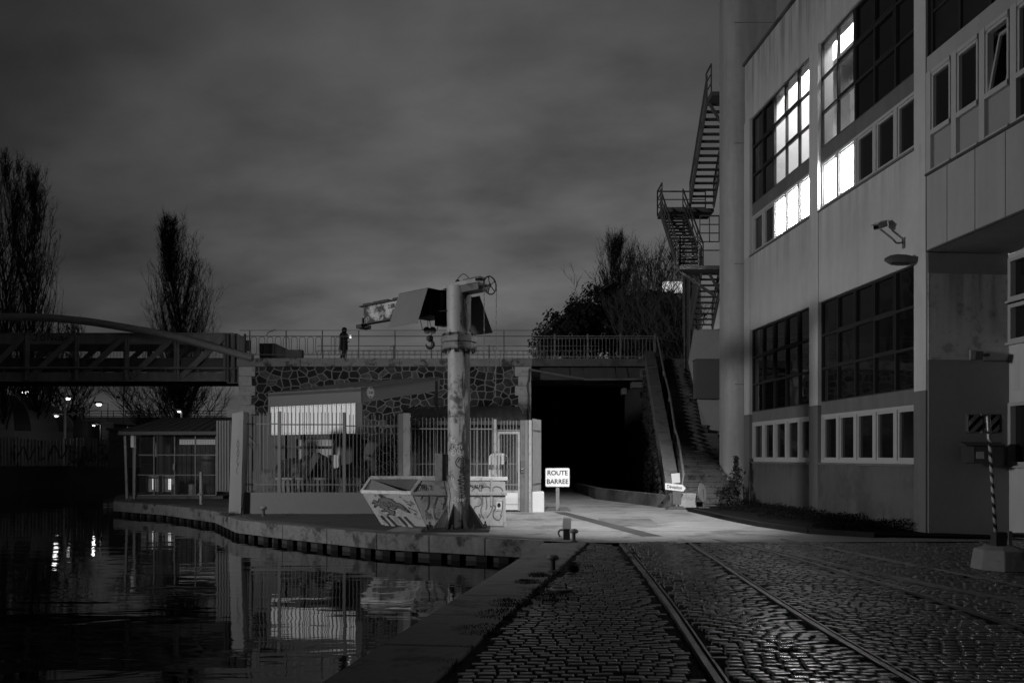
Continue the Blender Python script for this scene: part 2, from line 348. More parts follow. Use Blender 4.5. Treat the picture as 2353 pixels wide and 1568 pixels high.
# helical stripes on the barrier post
m = bpy.data.materials.new('spiral_stripe_paint'); m.use_nodes = True; n = m.node_tree.nodes; l = m.node_tree.links; bs = n['Principled BSDF']
t = n.new('ShaderNodeTexCoord'); s_ = n.new('ShaderNodeSeparateXYZ'); l.new(t.outputs['Object'], s_.inputs[0])
at_ = n.new('ShaderNodeMath'); at_.operation = 'ARCTAN2'; l.new(s_.outputs[1], at_.inputs[0]); l.new(s_.outputs[0], at_.inputs[1])
k_ = n.new('ShaderNodeMath'); k_.operation = 'MULTIPLY_ADD'; l.new(s_.outputs[2], k_.inputs[0]); k_.inputs[1].default_value = 2*math.pi/.155; l.new(at_.outputs[0], k_.inputs[2])
si = n.new('ShaderNodeMath'); si.operation = 'SINE'; l.new(k_.outputs[0], si.inputs[0]); gt = n.new('ShaderNodeMath'); gt.operation = 'GREATER_THAN'; l.new(si.outputs[0], gt.inputs[0]); gt.inputs[1].default_value = -.15
mxs = n.new('ShaderNodeMix'); mxs.data_type = 'RGBA'; l.new(gt.outputs[0], mxs.inputs[0]); mxs.inputs[6].default_value = (.03,)*3 + (1,); mxs.inputs[7].default_value = (.6,)*3 + (1,)
l.new(mxs.outputs[2], bs.inputs['Base Color']); bs.inputs['Roughness'].default_value = .5; spiral_m = m
# striped tent cloth
def text(name, s, size, T, m, parent, bold=0.0, sx=1.0, thick=.002):
    cu = bpy.data.curves.new(name, 'FONT'); cu.body = s; cu.size = size; cu.align_x = 'CENTER'; cu.align_y = 'CENTER'; cu.extrude = thick; cu.offset = bold
    tmp = bpy.data.objects.new('tmp_text', cu); col.objects.link(tmp); bpy.context.view_layer.update()
    dg = bpy.context.evaluated_depsgraph_get(); me = bpy.data.meshes.new_from_object(tmp.evaluated_get(dg)); bpy.data.objects.remove(tmp)
    M = WM[parent.name].inverted() @ T @ Matrix.Diagonal((sx, 1, 1, 1)); me.transform(M); me.materials.clear(); me.materials.append(m)
    o = bpy.data.objects.new(name, me); col.objects.link(o); o.parent = parent; reg(o, WM[parent.name]); return o
def face_T(origin, right, up):      # text plane: x=right, y=up
    r = Vector(right).normalized(); u = Vector(up).normalized(); nrm = r.cross(u)
    Mx = Matrix((r, u, nrm)).transposed().to_4x4(); Mx.translation = Vector(origin); return Mx
def catmull(pts, k=5):
    if len(pts) < 3: return pts
    out = []; q = [pts[0]] + list(pts) + [pts[-1]]
    for i in range(1, len(q)-2):
        p0, p1, p2, p3 = [Vector(a) for a in q[i-1:i+3]]
        for j in range(k):
            t = j/k; out.append(tuple(.5*((2*p1) + (p2-p0)*t + (2*p0-5*p1+4*p2-p3)*t*t + (-p0+3*p1-3*p2+p3)*t**3)))
    out.append(tuple(pts[-1])); return out
def strokes(mb, lines, fn, w, smooth=True):
    for ln in lines:
        p = catmull(ln) if smooth else ln
        p = [Vector(a) for a in p]; vs = []
        for i in range(len(p)):
            d = p[min(i+1, len(p)-1)] - p[max(i-1, 0)]
            if d.length < 1e-9: d = Vector((1, 0))
            d.normalize(); nn = Vector((-d.y, d.x)) * w/2
            a = p[i]+nn; b_ = p[i]-nn
            vs += [fn(a.x, a.y), fn(b_.x, b_.y)]
        mb.add(vs, [(2*i, 2*i+1, 2*i+3, 2*i+2) for i in range(len(p)-1)])
    return mb

# ================================================================== THE SETTING
QX = lambda Y: 0.65 + (Y - 16.6) * .2047           # near quay edge
far_edge = [(.65,16.6),(-3.0,18.3),(-5.72,20.6),(-7.4,22.2),(-9.2,25.6),(-12.07,28.8),(-14.97,31.06),(-17.2,36),(-19,60),(-24,110)]
def sheet(name, pts, z, m, label_kind='structure'):
    mb = MB(); mb.add([(x, y, z) for x, y in pts], [tuple(range(len(pts)))]); o = mb.build(name, m)
    bm = bmesh.new(); bm.from_mesh(o.data); bmesh.ops.triangulate(bm, faces=bm.faces)
    bmesh.ops.recalc_face_normals(bm, faces=bm.faces)
    for f in bm.faces:
        if f.normal.z < 0: f.normal_flip()
    bm.to_mesh(o.data); bm.free(); return tag(o, kind=label_kind)
land = [(QX(-30),-30)] + far_edge[:] + [(-24,900),(700,900),(700,-30)]
sheet('ground', land, -.07, soil)
left_land = [(-13,-30),(-15,5),(-18.5,16),(-24,32),(-31.5,50),(-31,60),(-30,110),(-30,900),(-700,900),(-700,-30)]
sheet('far_bank_ground', left_land, 1.0, soil)
sheet('canal_water', [(-60,-35),(25,-35),(25,120),(-60,120)], -.5, water_m)
# asphalt of the quay and the road into the underpass
road = [(1.45,16.25),(12,16.6),(8.9,18),(7.6,27),(5.3,27.0),(4.3,29.7),(3.3,33),(2.9,60),(.8,60),(.8,39.6),(-13,39.6),(-16.6,36)] + [(x+.0, y+.0) for x, y in far_edge[6:0:-1]] + [(.65,16.6)]
road = [(p[0]+ (0.28 if i>=12 and p[0]<.6 else 0), p[1] + (.3 if i>=12 and p[0]<.6 else 0)) for i, p in enumerate(road)]
sheet('asphalt_road', road, 0.0, asphalt)
sheet('dark_apron', [(-2.9,18.55),(-2.3,24.4),(-8.1,24.4),(-8.7,25.3),(-7.15,22.4),(-5.5,20.85)], .004, mat('dark_apron', .035, .85, .4, .8, .4, stain=.5, stain_scale=.7))  # darker sheet over the asphalt between low wall and quay edge
sheet('dark_shed_apron', [(-8.75,25.35),(-8.15,24.45),(-8.1,31),(-11,38.5),(-16.2,36),(-14.6,31.5),(-11.9,29.2)], .004, mat('dark_shed_apron', .06, .85, .4, .8, .4, stain=.5, stain_scale=.7))  # darker sheet over the quay paving around the mesh shed
sheet('drain_channel', [(1.25,25.2),(1.62,25.2),(3.2,17.55),(2.75,17.55)], .006, asphalt_d)
for (pa, pb) in (((-1.2,18.9),(7.0,18.55)),((-.9,21.9),(6.3,21.6)),((1.7,25.4),(5.6,25.3))):
    pts_j = []; n_j = 14
    for i in range(n_j+1): t_ = i/n_j; pts_j.append((pa[0]+(pb[0]-pa[0])*t_, pa[1]+(pb[1]-pa[1])*t_+rnd.uniform(-.02,.02)))
    sheet('road_joint', [(x_,y_-.018) for x_,y_ in pts_j]+[(x_,y_+.018) for x_,y_ in reversed(pts_j)], .009, asphalt_d)
sheet('road_patch', [(2.2,20.1),(3.6,20.0),(3.75,22.6),(2.35,22.7)], .0045, mat('patch_asphalt', .14, .8, .35, 1.4, .6, stain=.4))
# verge along the factory wall with its kerb
kerb_line = [(5.5,25.6),(5.75,22),(6.0,20),(6.55,18.2),(7.6,17.3)]
sheet('verge_soil', kerb_line + [(12,16.4),(9.1,17.9),(8.1,28.5),(5.6,28)], .05, soil)
mb = MB()
for (a, b) in zip(kerb_line, kerb_line[1:]): mb.bar((a[0],a[1],.03),(b[0],b[1],.03), .14, .16)
tag(mb.build('kerb', mat('dark_kerb',.02,.9,.4,3,.4,spec=.1), origin=(5.5,25.6,0)), 'low stone kerb between the lit road and the dark planted verge', 'kerb')

# cobblestones -------------------------------------------------
rail_pts = [[(17,2.16),(15.78,2.14),(9.97,1.835),(6.2,1.567),(2,1.3)],
            [(17,3.56),(15.78,3.49),(10.06,3.145),(6.22,3.03),(2,2.95)],
            [(17.0,4.1),(13.77,4.72),(10.2,4.98),(5,5.1)],
            [(17.0,4.16),(13.3,5.0),(11.3,5.5),(9.57,5.92),(6,6.6)],
            [(17.3,5.41),(14.4,6.04),(10.8,6.67),(6,7.4)]]
def rail_x(k, Y):
    p = sorted(rail_pts[k]); return float(np.interp(Y, [a for a, _ in p], [b for _, b in p]))
sm = []
for k in range(5):
    ys = np.linspace(2, 17, 61); xs = np.array([rail_x(k, y) for y in ys])
    for _ in range(14): xs[1:-1] = (xs[:-2] + xs[1:-1]*2 + xs[2:]) / 4
    sm.append((ys, xs))
def RX(k, Y): return float(np.interp(Y, sm[k][0], sm[k][1]))
def ground_h(x, y):
    h = .012*math.sin(x*1.3+1)*math.sin(y*.9) + .008*math.sin(x*3.1+y*1.7)
    a, b = RX(0, y), RX(1, y)
    if a < x < b: u = (x-a)/(b-a); h += .075*4*u*(1-u) - .015
    elif x < a:
        d = a - x; h += -.035*math.exp(-(d/.35)**2)
    elif x > b:
        d = x - b; h += -.02*math.exp(-(d/.3)**2) + .01
    return h - .012
fr_ = np.array([-1,-.91,-.70,.70,.91,1]); hv = []; hf = []; tone = []; pol = []
prof = {0:-.05,1:0,2:.006,3:0,4:-.05}
y = 3.6; row = 0; stones = 0
while y < 16.25:
    dep = .098*rnd.uniform(.93,1.07)
    x = QX(y) + .92 + rnd.uniform(0, .12)
    xmax = min(.619*(y+1.2) + 1.2, 11.2)
    while x < xmax:
        w = rnd.uniform(.115, .185)
        cx = x + w/2; yy = y + .035*math.sin(cx*1.1) + (cx-3)*.02
        bad = any(abs(cx - RX(k, yy)) < ((.13, .11, .07, .07, .07)[k]) for k in range(5))
        if not bad and rnd.random() > .006:
            hz = ground_h(cx, yy) + rnd.gauss(0, .0022); tx = rnd.gauss(0, .010); ty = rnd.gauss(0, .014)
            hw = w/2 - .006 - rnd.uniform(0,.004); hd = dep/2 - .010 - rnd.uniform(0,.004); base = len(hv); sk = rnd.gauss(0,.03)
            for j in range(6):
                for i in range(6):
                    edge = (i in (0,5)) + (j in (0,5)); mid = (i in (1,4)) + (j in (1,4))
                    pull = 1 - .10*(edge == 2)
                    ux = fr_[i]*hw*pull; uy = fr_[j]*hd*pull
                    z = hz + (-.036 if edge else (-.0022 if mid else 0)) + ux*tx + uy*ty
                    hv.append((cx + ux, yy + uy + sk*ux, z))
            for j in range(5):
                for i in range(5):
                    q = base + j*6 + i; hf.append((q, q+1, q+7, q+6))
            tone += [min(1.8, max(.35, rnd.gauss(1.0, .28)))]*36; stones += 1
            ra_, rb_ = RX(0,yy), RX(1,yy); uu = (cx-ra_)/(rb_-ra_) - .47 - .05*math.sin(yy*1.9); pv = math.exp(-(uu/.14)**2)*rnd.uniform(.55,1.0) if yy < 14.6 else 0.0
            if yy > 14.2 and 4.4 < cx < 6.2: pv = .5*rnd.random()
            pol += [pv]*36
        x += w
    y += dep; row += 1
me = bpy.data.meshes.new('cobblestones'); me.from_pydata(hv, [], hf); me.materials.append(setts_m)
at = me.attributes.new('tone', 'FLOAT', 'POINT'); at.data.foreach_set('value', tone)
at2 = me.attributes.new('polish', 'FLOAT', 'POINT'); at2.data.foreach_set('value', pol)
me.polygons.foreach_set('use_smooth', [True]*len(me.polygons)); me.update()
cob = bpy.data.objects.new('cobblestones', me); col.objects.link(cob); tag(cob, kind='structure')
print('stones', stones)
bed = MB(); ys_ = np.arange(3.0, 16.31, .19); NX = 62
for y_ in ys_:
    xa_ = QX(y_)+.85; xb_ = min(.619*(y_+1.2)+1.6, 11.6)
    for i in range(NX+1):
        x_ = xa_+(xb_-xa_)*i/NX; bed.v.append(Vector((x_, y_, ground_h(x_, y_)-.016)))
for j in range(len(ys_)-1):
    for i in range(NX): q_i = j*(NX+1)+i; bed.f.append([q_i, q_i+1, q_i+NX+2, q_i+NX+1]); bed.fm.append(0)
tag(bed.build('joint_dirt', mat('joint_dirt', .022, .95, .6, 9, .8, spec=.08), smooth=False), kind='structure')
# rails
names = ['leftmost rail set in the cobbles, nearest the canal edge', 'second rail from the canal, edged by the wet glint', 'middle rail running straight towards the camera', 'thin rail that branches off to the right of the middle rail', 'rail farthest from the canal, closest to the striped barrier post']
for k in range(5):
    root = thing('tram_rail', names[k], 'rail', (RX(k,16.3),16.3,0), 0, 'rails set in the cobbled quay')
    a = MB(); b = MB(); g_ = MB()
    ys = np.linspace(2.2, 16.35 if k in (0,1) else 16.9, 40)
    pts = [Vector((RX(k,y), y, (-.034 if k < 2 else -.012) + (ground_h(RX(k,y),y)+.012)*.3)) for y in ys]
    wd_ = .058 if k < 2 else .03
    for p, q in zip(pts, pts[1:]):
        a.bar(p, q, wd_, .05); b.bar(p+Vector((.075 if k<2 else .055,0,-.006)), q+Vector((.075 if k<2 else .055,0,-.006)), .022, .05)
    a.build('rail_head', rail_m, root); b.build('guard_lip', rail_m, root)
# near quay edge: long coping stones
root = thing('quay_edge', 'long worn stone edging of the near quay beside the cobbles', 'quay edge', (QX(10),10,0))
a = MB(); y = -8.0; dvec = Vector((.2047,1,0)).normalized(); nvec = Vector((dvec.y,-dvec.x,0))
while y < 16.4:
    ln = rnd.uniform(1.1, 1.6); y2 = min(y + ln, 16.5); p = Vector((QX(y),y,0)); q = Vector((QX(y2),y2,0)) - dvec*.012; w = .86; dz = rnd.uniform(-.004,.004)
    a.hexa([p+Vector((0,0,-.36)), q+Vector((0,0,-.36)), q+nvec*w+Vector((0,0,-.36)), p+nvec*w+Vector((0,0,-.36))],
           [p+Vector((0,0,dz-.02)), q+Vector((0,0,dz-.02)), q+nvec*w+Vector((0,0,dz)), p+nvec*w+Vector((0,0,dz))])
    y = y2
a.build('coping_stone', quay_near, root, bevel=.02)
b = MB(); b.hexa([Vector((QX(-8)+.06,-8,-1.6)),Vector((QX(16.6)+.06,16.6,-1.6)),Vector((QX(16.6)+.8,16.6,-1.6)),Vector((QX(-8)+.8,-8,-1.6))],
                 [Vector((QX(-8)+.06,-8,-.36)),Vector((QX(16.6)+.06,16.6,-.36)),Vector((QX(16.6)+.8,16.6,-.36)),Vector((QX(-8)+.8,-8,-.36))])
b.build('quay_face', quay_dark, root)
# far quay
root = thing('quay_edge', 'stained stone edging of the quay that curves below the fence and the skip', 'quay edge', (-3,18.3,0))
a = MB(); b = MB(); c = MB()
E = [Vector((x,y,0)) for x, y in far_edge[:8]]
for p, q in zip(E, E[1:]):
    d = (q-p); ln = d.length; d.normalize(); nn = Vector((-d.y, d.x, 0)); nn = -nn if nn.y < 0 else nn
    k = max(1, int(ln/1.3)); 
    for i in range(k):
        s = p + d*(ln*i/k); e = p + d*(ln*(i+1)/k - .012); h = rnd.uniform(-.006,.006)
        a.hexa([s+Vector((0,0,-.36)), e+Vector((0,0,-.36)), e+nn*.5+Vector((0,0,-.36)), s+nn*.5+Vector((0,0,-.36))],
               [s+Vector((0,0,.0+h)), e+Vector((0,0,.0+h)), e+nn*.5+Vector((0,0,.005)), s+nn*.5+Vector((0,0,.005))])
    b.hexa([p+nn*.12+Vector((0,0,-1.6)), q+nn*.12+Vector((0,0,-1.6)), q+nn*.5+Vector((0,0,-1.6)), p+nn*.5+Vector((0,0,-1.6))],
           [p+nn*.12+Vector((0,0,-.36)), q+nn*.12+Vector((0,0,-.36)), q+nn*.5+Vector((0,0,-.36)), p+nn*.5+Vector((0,0,-.36))])
    k = int(ln/.55)
    for i in range(k):
        s = p + d*(ln*(i+.5)/k); s += d*rnd.uniform(-.07,.07); c = MB(); c.bar(s+nn*.07+Vector((0,0,-1.2)), s+nn*.07+Vector((0,0,-.37)), rnd.uniform(.2,.3), .10, up=nn); c.build('timber_pile', mat('shaded_pile',.009,.8,.4,3,.3,spec=.1), root)  # pile colour near-black to cancel the lamp light, standing for shade under the coping
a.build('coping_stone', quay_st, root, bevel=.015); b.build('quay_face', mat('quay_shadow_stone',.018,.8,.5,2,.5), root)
# far bank wall and rear part of the quay
root = thing('bank_wall', 'dark canal wall of the opposite bank below the corrugated fence', 'wall', (-31.5,50,0))
a = MB(); pl = left_land[0:7]
for p, q in zip(pl, pl[1:]): a.hexa([Vector((p[0],p[1],-1.5)),Vector((q[0],q[1],-1.5)),Vector((q[0]-.6,q[1],-1.5)),Vector((p[0]-.6,p[1],-1.5))],[Vector((p[0],p[1],1.02)),Vector((q[0],q[1],1.02)),Vector((q[0]-.6,q[1],1.02)),Vector((p[0]-.6,p[1],1.02))])
a.build('bank_face', quay_dark, root)
root = thing('bank_wall', 'dark canal wall running back under the footbridge', 'wall', (-17.2,36,0))
a = MB(); pl = far_edge[7:]
for p, q in zip(pl, pl[1:]): a.hexa([Vector((p[0],p[1],-1.5)),Vector((q[0],q[1],-1.5)),Vector((q[0]+.6,q[1],-1.5)),Vector((p[0]+.6,p[1],-1.5))],[Vector((p[0],p[1],.02)),Vector((q[0],q[1],.02)),Vector((q[0]+.6,q[1],.02)),Vector((p[0]+.6,p[1],.02))])
a.build('bank_face', quay_dark, root)

# ================================================================== THE FACTORY (right)
A = (8.96, 17.85, 0); rzF = math.atan2(.9966, -.0818)
fac = thing('factory_building', 'pale rendered factory with big gridded windows, some brightly lit, right of the lane', 'building', A, rzF)
MF = WM[fac.name]
def FB(): m_ = MB(); m_.T = MF; return m_
BAYS = [(.46, 5.18), (5.73, 10.35)]; UEND = 10.85; TOP = 15.2
wall = FB(); band = FB()
for (a, b) in BAYS:
    for z0, z1 in ((5.97,8.52),(13.15,13.2)): wall.box((a,-.4,z0),(b,0,z1))
    FB().box((a,-.4,-.1),(b,0,1.465)).build('base_wall', base_pl, fac)
    for z0, z1 in ((2.85,3.2),(9.85,10.25)): FB().box((a+.003,-.4,z0),(b-.003,-.07,z1)).build('spandrel_band', plaster_dk, fac)
wall.box((.0,-.4,13.2),(UEND,0,TOP))
for (a, b) in ((.0,.46),(5.18,5.73),(10.35,UEND)):
    wall.box((a+.002,-.42,3.12),(b-.002,.035,13.18)); FB().box((a+.002,-.42,-.1),(b-.002,.035,3.115)).build('pilaster_base', plaster_dk, fac)
wall.build('wall', plaster, fac, bevel=.01)
FB().box((-.05,-.5,TOP),(UEND+.06,.07,TOP+.09)).build('roof_coping', conc_dk, fac)
# back volume so that nothing is hollow
bk = FB(); bk.box((.02,-9,-.1),(UEND,-6.2,15.1)); bk.box((.02,-6.2,14.6),(UEND,-.4,15.15)); bk.box((UEND-.2,-6.2,-.1),(UEND-.01,-.4,14.6)); bk.box((.3,-6.2,5.8),(UEND-.2,-.4,6.0)); bk.build('rear_block', plaster_dk, fac)
# end wall facing the camera in the recess
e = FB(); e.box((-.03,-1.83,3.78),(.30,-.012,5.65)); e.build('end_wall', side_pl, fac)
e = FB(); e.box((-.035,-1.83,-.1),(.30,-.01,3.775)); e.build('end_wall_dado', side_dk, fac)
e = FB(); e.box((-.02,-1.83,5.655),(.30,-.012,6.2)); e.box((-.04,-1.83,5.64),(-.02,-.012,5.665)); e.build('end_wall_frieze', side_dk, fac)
def strip_window(u0, u1, z0, z1, lit, n=5, w0=-.12):
    f = FB(); g = FB(); gl_ = FB(); fw = .055
    f.box((u0+.002,w0-.1,z0+.002),(u1-.002,w0+.06,z0+.09)); f.box((u0+.002,w0-.1,z1-.08),(u1-.002,w0+.05,z1-.002))
    pw = (u1-u0)/n
    for i in range(n+1):
        c_ = u0 + pw*i; a = max(u0+.003, c_-.075); b = min(u1-.003, c_+.075); f.box((a,w0-.1,z0+.09),(b,w0+.05,z1-.08))
    for i in range(n):
        a = u0+pw*i+.076; b = u0+pw*(i+1)-.076
        for (x0,x1,y0,y1) in ((a,b,z0+.09,z0+.09+fw),(a,b,z1-.08-fw,z1-.08),(a,a+fw,z0+.09+fw,z1-.08-fw),(b-fw,b,z0+.09+fw,z1-.08-fw)): f.box((x0,w0-.06,y0),(x1,w0+.02,y1))
        tgt = gl_ if i in lit else g
        tgt.box((a+fw,w0-.045,z0+.09+fw),(b-fw,w0-.035,z1-.08-fw))
    # projecting sill
    o = f.build('strip_window', white_fr, fac)
    if g.v: g.build('pane', glass_bk, o)
    if gl_.v: tag(gl_.build('lit_pane', blind_e, o), 'brightly lit pane')
    s = FB(); s.box((u0+.002,-.2,z0-.05),(u1-.002,.05,z0)); s.build('sill', plaster_dk, o)
    return o
def grid_window(u0, u1, z0, z1, lit, nc=5, nr=3):
    f = FB(); g = FB(); gl_ = FB(); w0 = -.10; t_ = .028
    pw = (u1-u0)/nc; ph = (z1-z0)/nr
    for i in range(nc+1):
        c_ = u0+pw*i; f.box((max(u0,c_-t_)+.001,w0-.05,z0+.001),(min(u1,c_+t_)-.001,w0+.03,z1-.001))
    for j in range(nr+1):
        c_ = z0+ph*j
        for i in range(nc): f.box((u0+pw*i+t_,w0-.05,max(z0,c_-t_*1.1)+.001),(u0+pw*(i+1)-t_,w0+.03,min(z1,c_+t_*1.1)-.001))
    # opening sashes have a doubled frame
    for i, j in ((1,2),(2,2),(1,1),(3,2),(3,1)):
        a = u0+pw*i+t_; b = u0+pw*(i+1)-t_; c0 = z0+ph*j+t_*1.1; c1 = z0+ph*(j+1)-t_*1.1
        for (x0,x1,y0,y1) in ((a,b,c0,c0+.03),(a,b,c1-.03,c1),(a,a+.03,c0+.03,c1-.03),(b-.03,b,c0+.03,c1-.03)): f.box((x0,w0-.01,y0),(x1,w0+.045,y1))
    for i in range(nc):
        for j in range(nr):
            tgt = gl_ if i in lit else g
            rz_ = rnd.uniform(-.003,.003); a = u0+pw*i+t_; b = u0+pw*(i+1)-t_
            tgt.add([(a,w0-.02+rz_,z0+ph*j+t_),(b,w0-.02-rz_,z0+ph*j+t_),(b,w0-.02-rz_*.5,z0+ph*(j+1)-t_),(a,w0-.02+rz_,z0+ph*(j+1)-t_)],[(0,3,2,1)])
    o = f.build('grid_window', black_st, fac)
    if g.v: g.build('pane', glass_dk, o, fix=False)
    if gl_.v: tag(gl_.build('lit_pane', glass_cl, o, fix=False), 'clear pane of a lit room')
    return o
# columns are counted from the corner near the camera (index 0) towards the tower
strip_window(.46,5.18,1.52,2.85,()); strip_window(5.73,10.35,1.52,2.85,())
strip_window(.46,5.18,8.52,9.85,(3,4)); strip_window(5.73,10.35,8.52,9.85,(0,1,2))
grid_window(.46,5.18,3.2,5.97,()); grid_window(5.73,10.35,3.2,5.97,())
grid_window(.46,5.18,10.25,13.15,(3,4)); grid_window(5.73,10.35,10.25,13.15,(0,1,2))
# the lit hall behind the upper windows
ua = .46+ (5.18-.46)/5*3; ub = 5.73+(10.35-5.73)/5*3
RD = -2.6
rm = FB(); rm.box((ua-.1,RD,10.05),(ub+.1,-.41,10.2)); rm.box((ua-.1,RD,14.2),(ub+.1,-.41,14.35)); rm.box((ua-.12,RD,10.2),(ua-.02,-.16,14.2)); rm.box((ub+.02,RD,10.2),(ub+.12,-.16,14.2)); rm.box((ua-.1,RD-.2,10.05),(ub+.1,RD,14.35))
rm.box((7.0,RD+.01,10.2),(7.35,RD+.3,14.19)); rm.box((ua,-1.5,13.55),(ub,-1.25,14.19)); rm.box((4.9,RD+.01,10.2),(5.2,RD+.3,14.19))
rmo = rm.build('lit_hall', room_w, fac)
for u_ in (3.5, 4.9, 6.3, 7.6):
    tb = FB(); tb.box((u_,-1.2,14.08),(u_+.9,-.8,14.12)); tb.build('ceiling_tube', tube_e, rmo)
cp = FB(); cp.box((3.4,-1.0,12.0),(3.45,-.5,12.03))
for k in range(7): cp.box((3.3+.0,-.55-.12*k,11.35+.05*math.sin(k*2)),(4.2,-.52-.12*k,11.9))
cp.build('hanging_pipe', dark_st, rmo)
# dark floors behind unlit windows are covered by reflective panes
# projecting upper wing
wing = FB(); w_ = .06
wing.box((-9,-1.83,6.09),(-.08,w_,7.73)); wing.box((-9,-.4,9.9),(-.08,w_,10.25)); wing.box((-9,-.4,13.15),(-.08,w_,TOP)); wing.box((-9,-6,10.0),(-.3,-.42,15.0)); wing.box((-9,-1.83,7.73),(-.3,-.6,10.0))
wing.build('projecting_wing', mat('wing_panels', .36, .85, .08, .6, .06, streak=.12), fac)
sm_ = FB()
for u_ in (-.80,-1.70,-2.58,-3.46,-4.34,-5.2): sm_.box((u_-.008,w_-.01,6.10),(u_+.008,w_+.004,7.70))
sm_.box((-9,w_,7.70),(-.08,w_+.05,7.745)); sm_.box((-9,w_-.02,6.07),(-.08,w_+.02,6.11)); sm_.box((-.1,-.3,6.09),(-.02,w_-.01,TOP)); sm_.build('panel_seams', dark_st, fac)
f = FB(); g = FB(); g2 = FB(); infl = []; u_ = -.10; k = 0
while u_ > -8:
    a = u_-.80; b = u_-.12
    f.box((u_-.16,-.1,7.745),(u_,w_+.03,9.9)); f.box((a,-.1,9.82),(b-.04,w_+.02,9.9)); f.box((a,-.1,7.745),(b-.04,w_+.02,7.80)); f.box((a,-.1,8.52),(b-.04,w_+.03,8.62))
    f.box((a,-.06,8.62),(a+.05,w_,9.82)); f.box((b-.09,-.06,8.62),(b-.04,w_,9.82)); f.box((a,-.06,9.76),(b-.04,w_,9.82))
    if k == 2:   # tilted open sash
        T = MF @ Matrix.Translation((0,.02,8.62)) @ Matrix.Rotation(R(11),4,'X') @ Matrix.Translation((0,-.02,-8.62)); sv = f.T; f.T = T
        f.box((a+.05,.0,8.62),(a+.10,.05,9.78)); f.box((b-.14,.0,8.62),(b-.09,.05,9.78)); f.box((a+.05,.0,9.72),(b-.09,.05,9.78)); f.T = sv
        g.box((a+.05,-.3,8.62),(b-.09,-.29,9.76))
    else: g.box((a+.05,-.02,8.62),(b-.09,-.01,9.76))
    (g if k == 3 else g2).box((a,-.02,7.80),(b-.04,.0,8.52)); infl.append(g2) if k != 3 else None; g2 = FB(); u_ -= .88; k += 1
wf = f.build('ribbon_window', white_fr, fac); g.build('pane', glass_bk, wf); [x_.build('infill_panel', mat('infill_panel', .3, .6, .06, 1, .03), wf) for x_ in infl]
f = FB(); g = FB()
for i in range(7): f.box((-.14-i*.95-.03,-.12,10.25),(-.14-i*.95+.03,-.02,13.15))
for j in range(4): f.box((-9,-.11,10.25+j*.95-.03),(-.08,-.03,10.25+j*.95+.03))
g.box((-9,-.09,10.25),(-.08,-.08,13.15)); o = f.build('grid_window', black_st, fac); g.build('pane', mat('blackout_pane', .02, .5, .4, 3, .1), o)
# recessed ground floor facade under the wing
rc = FB(); rc.box((-9,-2.2,-.1),(-.02,-1.84,1.5)); rc.box((-9,-2.2,2.86),(-.02,-1.84,4.15)); rc.box((-9,-2.2,5.98),(-.02,-1.84,6.08)); rc.build('recessed_wall', plaster, fac)
f = FB(); g = FB()
for z0, z1 in ((1.5,2.86),(4.15,4.98),(5.06,5.98)):
    for i in range(6):
        u1 = -.04-i*1.1; u0 = u1-1.1
        f.box((u0,-1.98,z0),(u1,-1.80,z0+.08)); f.box((u0,-1.98,z1-.08),(u1,-1.80,z1)); f.box((u1-.09,-1.98,z0+.08),(u1,-1.80,z1-.08)); f.box((u0,-1.98,z0+.08),(u0+.06,-1.80,z1-.08)); g.box((u0+.06,-1.93,z0+.08),(u1-.09,-1.92,z1-.08))
    f.box((-7,-1.98,z0-.05),(-.03,-1.74,z0-.002))
o = f.build('recessed_window', white_fr, fac); g.build('pane', glass_bk, o)
# expansion joint lines on spandrel
j = FB()
for u_ in (3.0,): j.box((u_,-.005,6.0),(u_+.008,.003,8.4))
j.build('joint_line', mat('joint_grey',.40,.9,.1,1,.0), fac)
# CCTV camera
cvp = MF @ Vector((1.35,0,0)); cpos = P(2077,562,18.6); cpos = Vector((cpos.x,cpos.y,cpos.z))
out = Vector((-.9966,-.0818,0)); alg = Vector((-.0818,.9966,0))
def onwall(x, y, w=0.0):        # point on the facade seen at x, y
    Y = 10.4255/((x-CX)/F+.0821); p = P(x, y, Y); return p + out*w
wp = onwall(2077, 556)
cctv = thing('security_camera', 'cctv camera housing on a curved bracket high on the pale wall', 'security camera', wp)
a = MB(); a.box((-.03,-.05,-.14),(.03,.05,.10), Matrix.Translation(wp)); a.build('wall_plate', grey_st, cctv)
b0 = wp+out*.02; body = onwall(2052,520)+out*.30
a = MB(); a.tube(catmull([tuple(b0), tuple(b0+out*.16+Vector((0,0,-.02))), tuple(b0+out*.27+Vector((0,0,.08))), tuple(body+Vector((0,0,-.08)))],6), .022, 8); a.build('bracket', grey_st, cctv, smooth=True)
bd = (Vector((-.62,-.55,-.30))).normalized(); a = MB(); a.bar(body-bd*.20+Vector((0,0,.02)), body+bd*.26+Vector((0,0,.02)), .15, .12); a.build('housing', light_st, cctv, bevel=.02)
a = MB(); a.bar(body-bd*.22+Vector((0,0,.09)), body+bd*.34+Vector((0,0,.09)), .18, .015); a.build('sunshield', grey_st, cctv)
a = MB(); a.bar(body+bd*.262+Vector((0,0,.02)), body+bd*.268+Vector((0,0,.02)), .11, .08); a.build('lens_window', glass_dk, cctv)
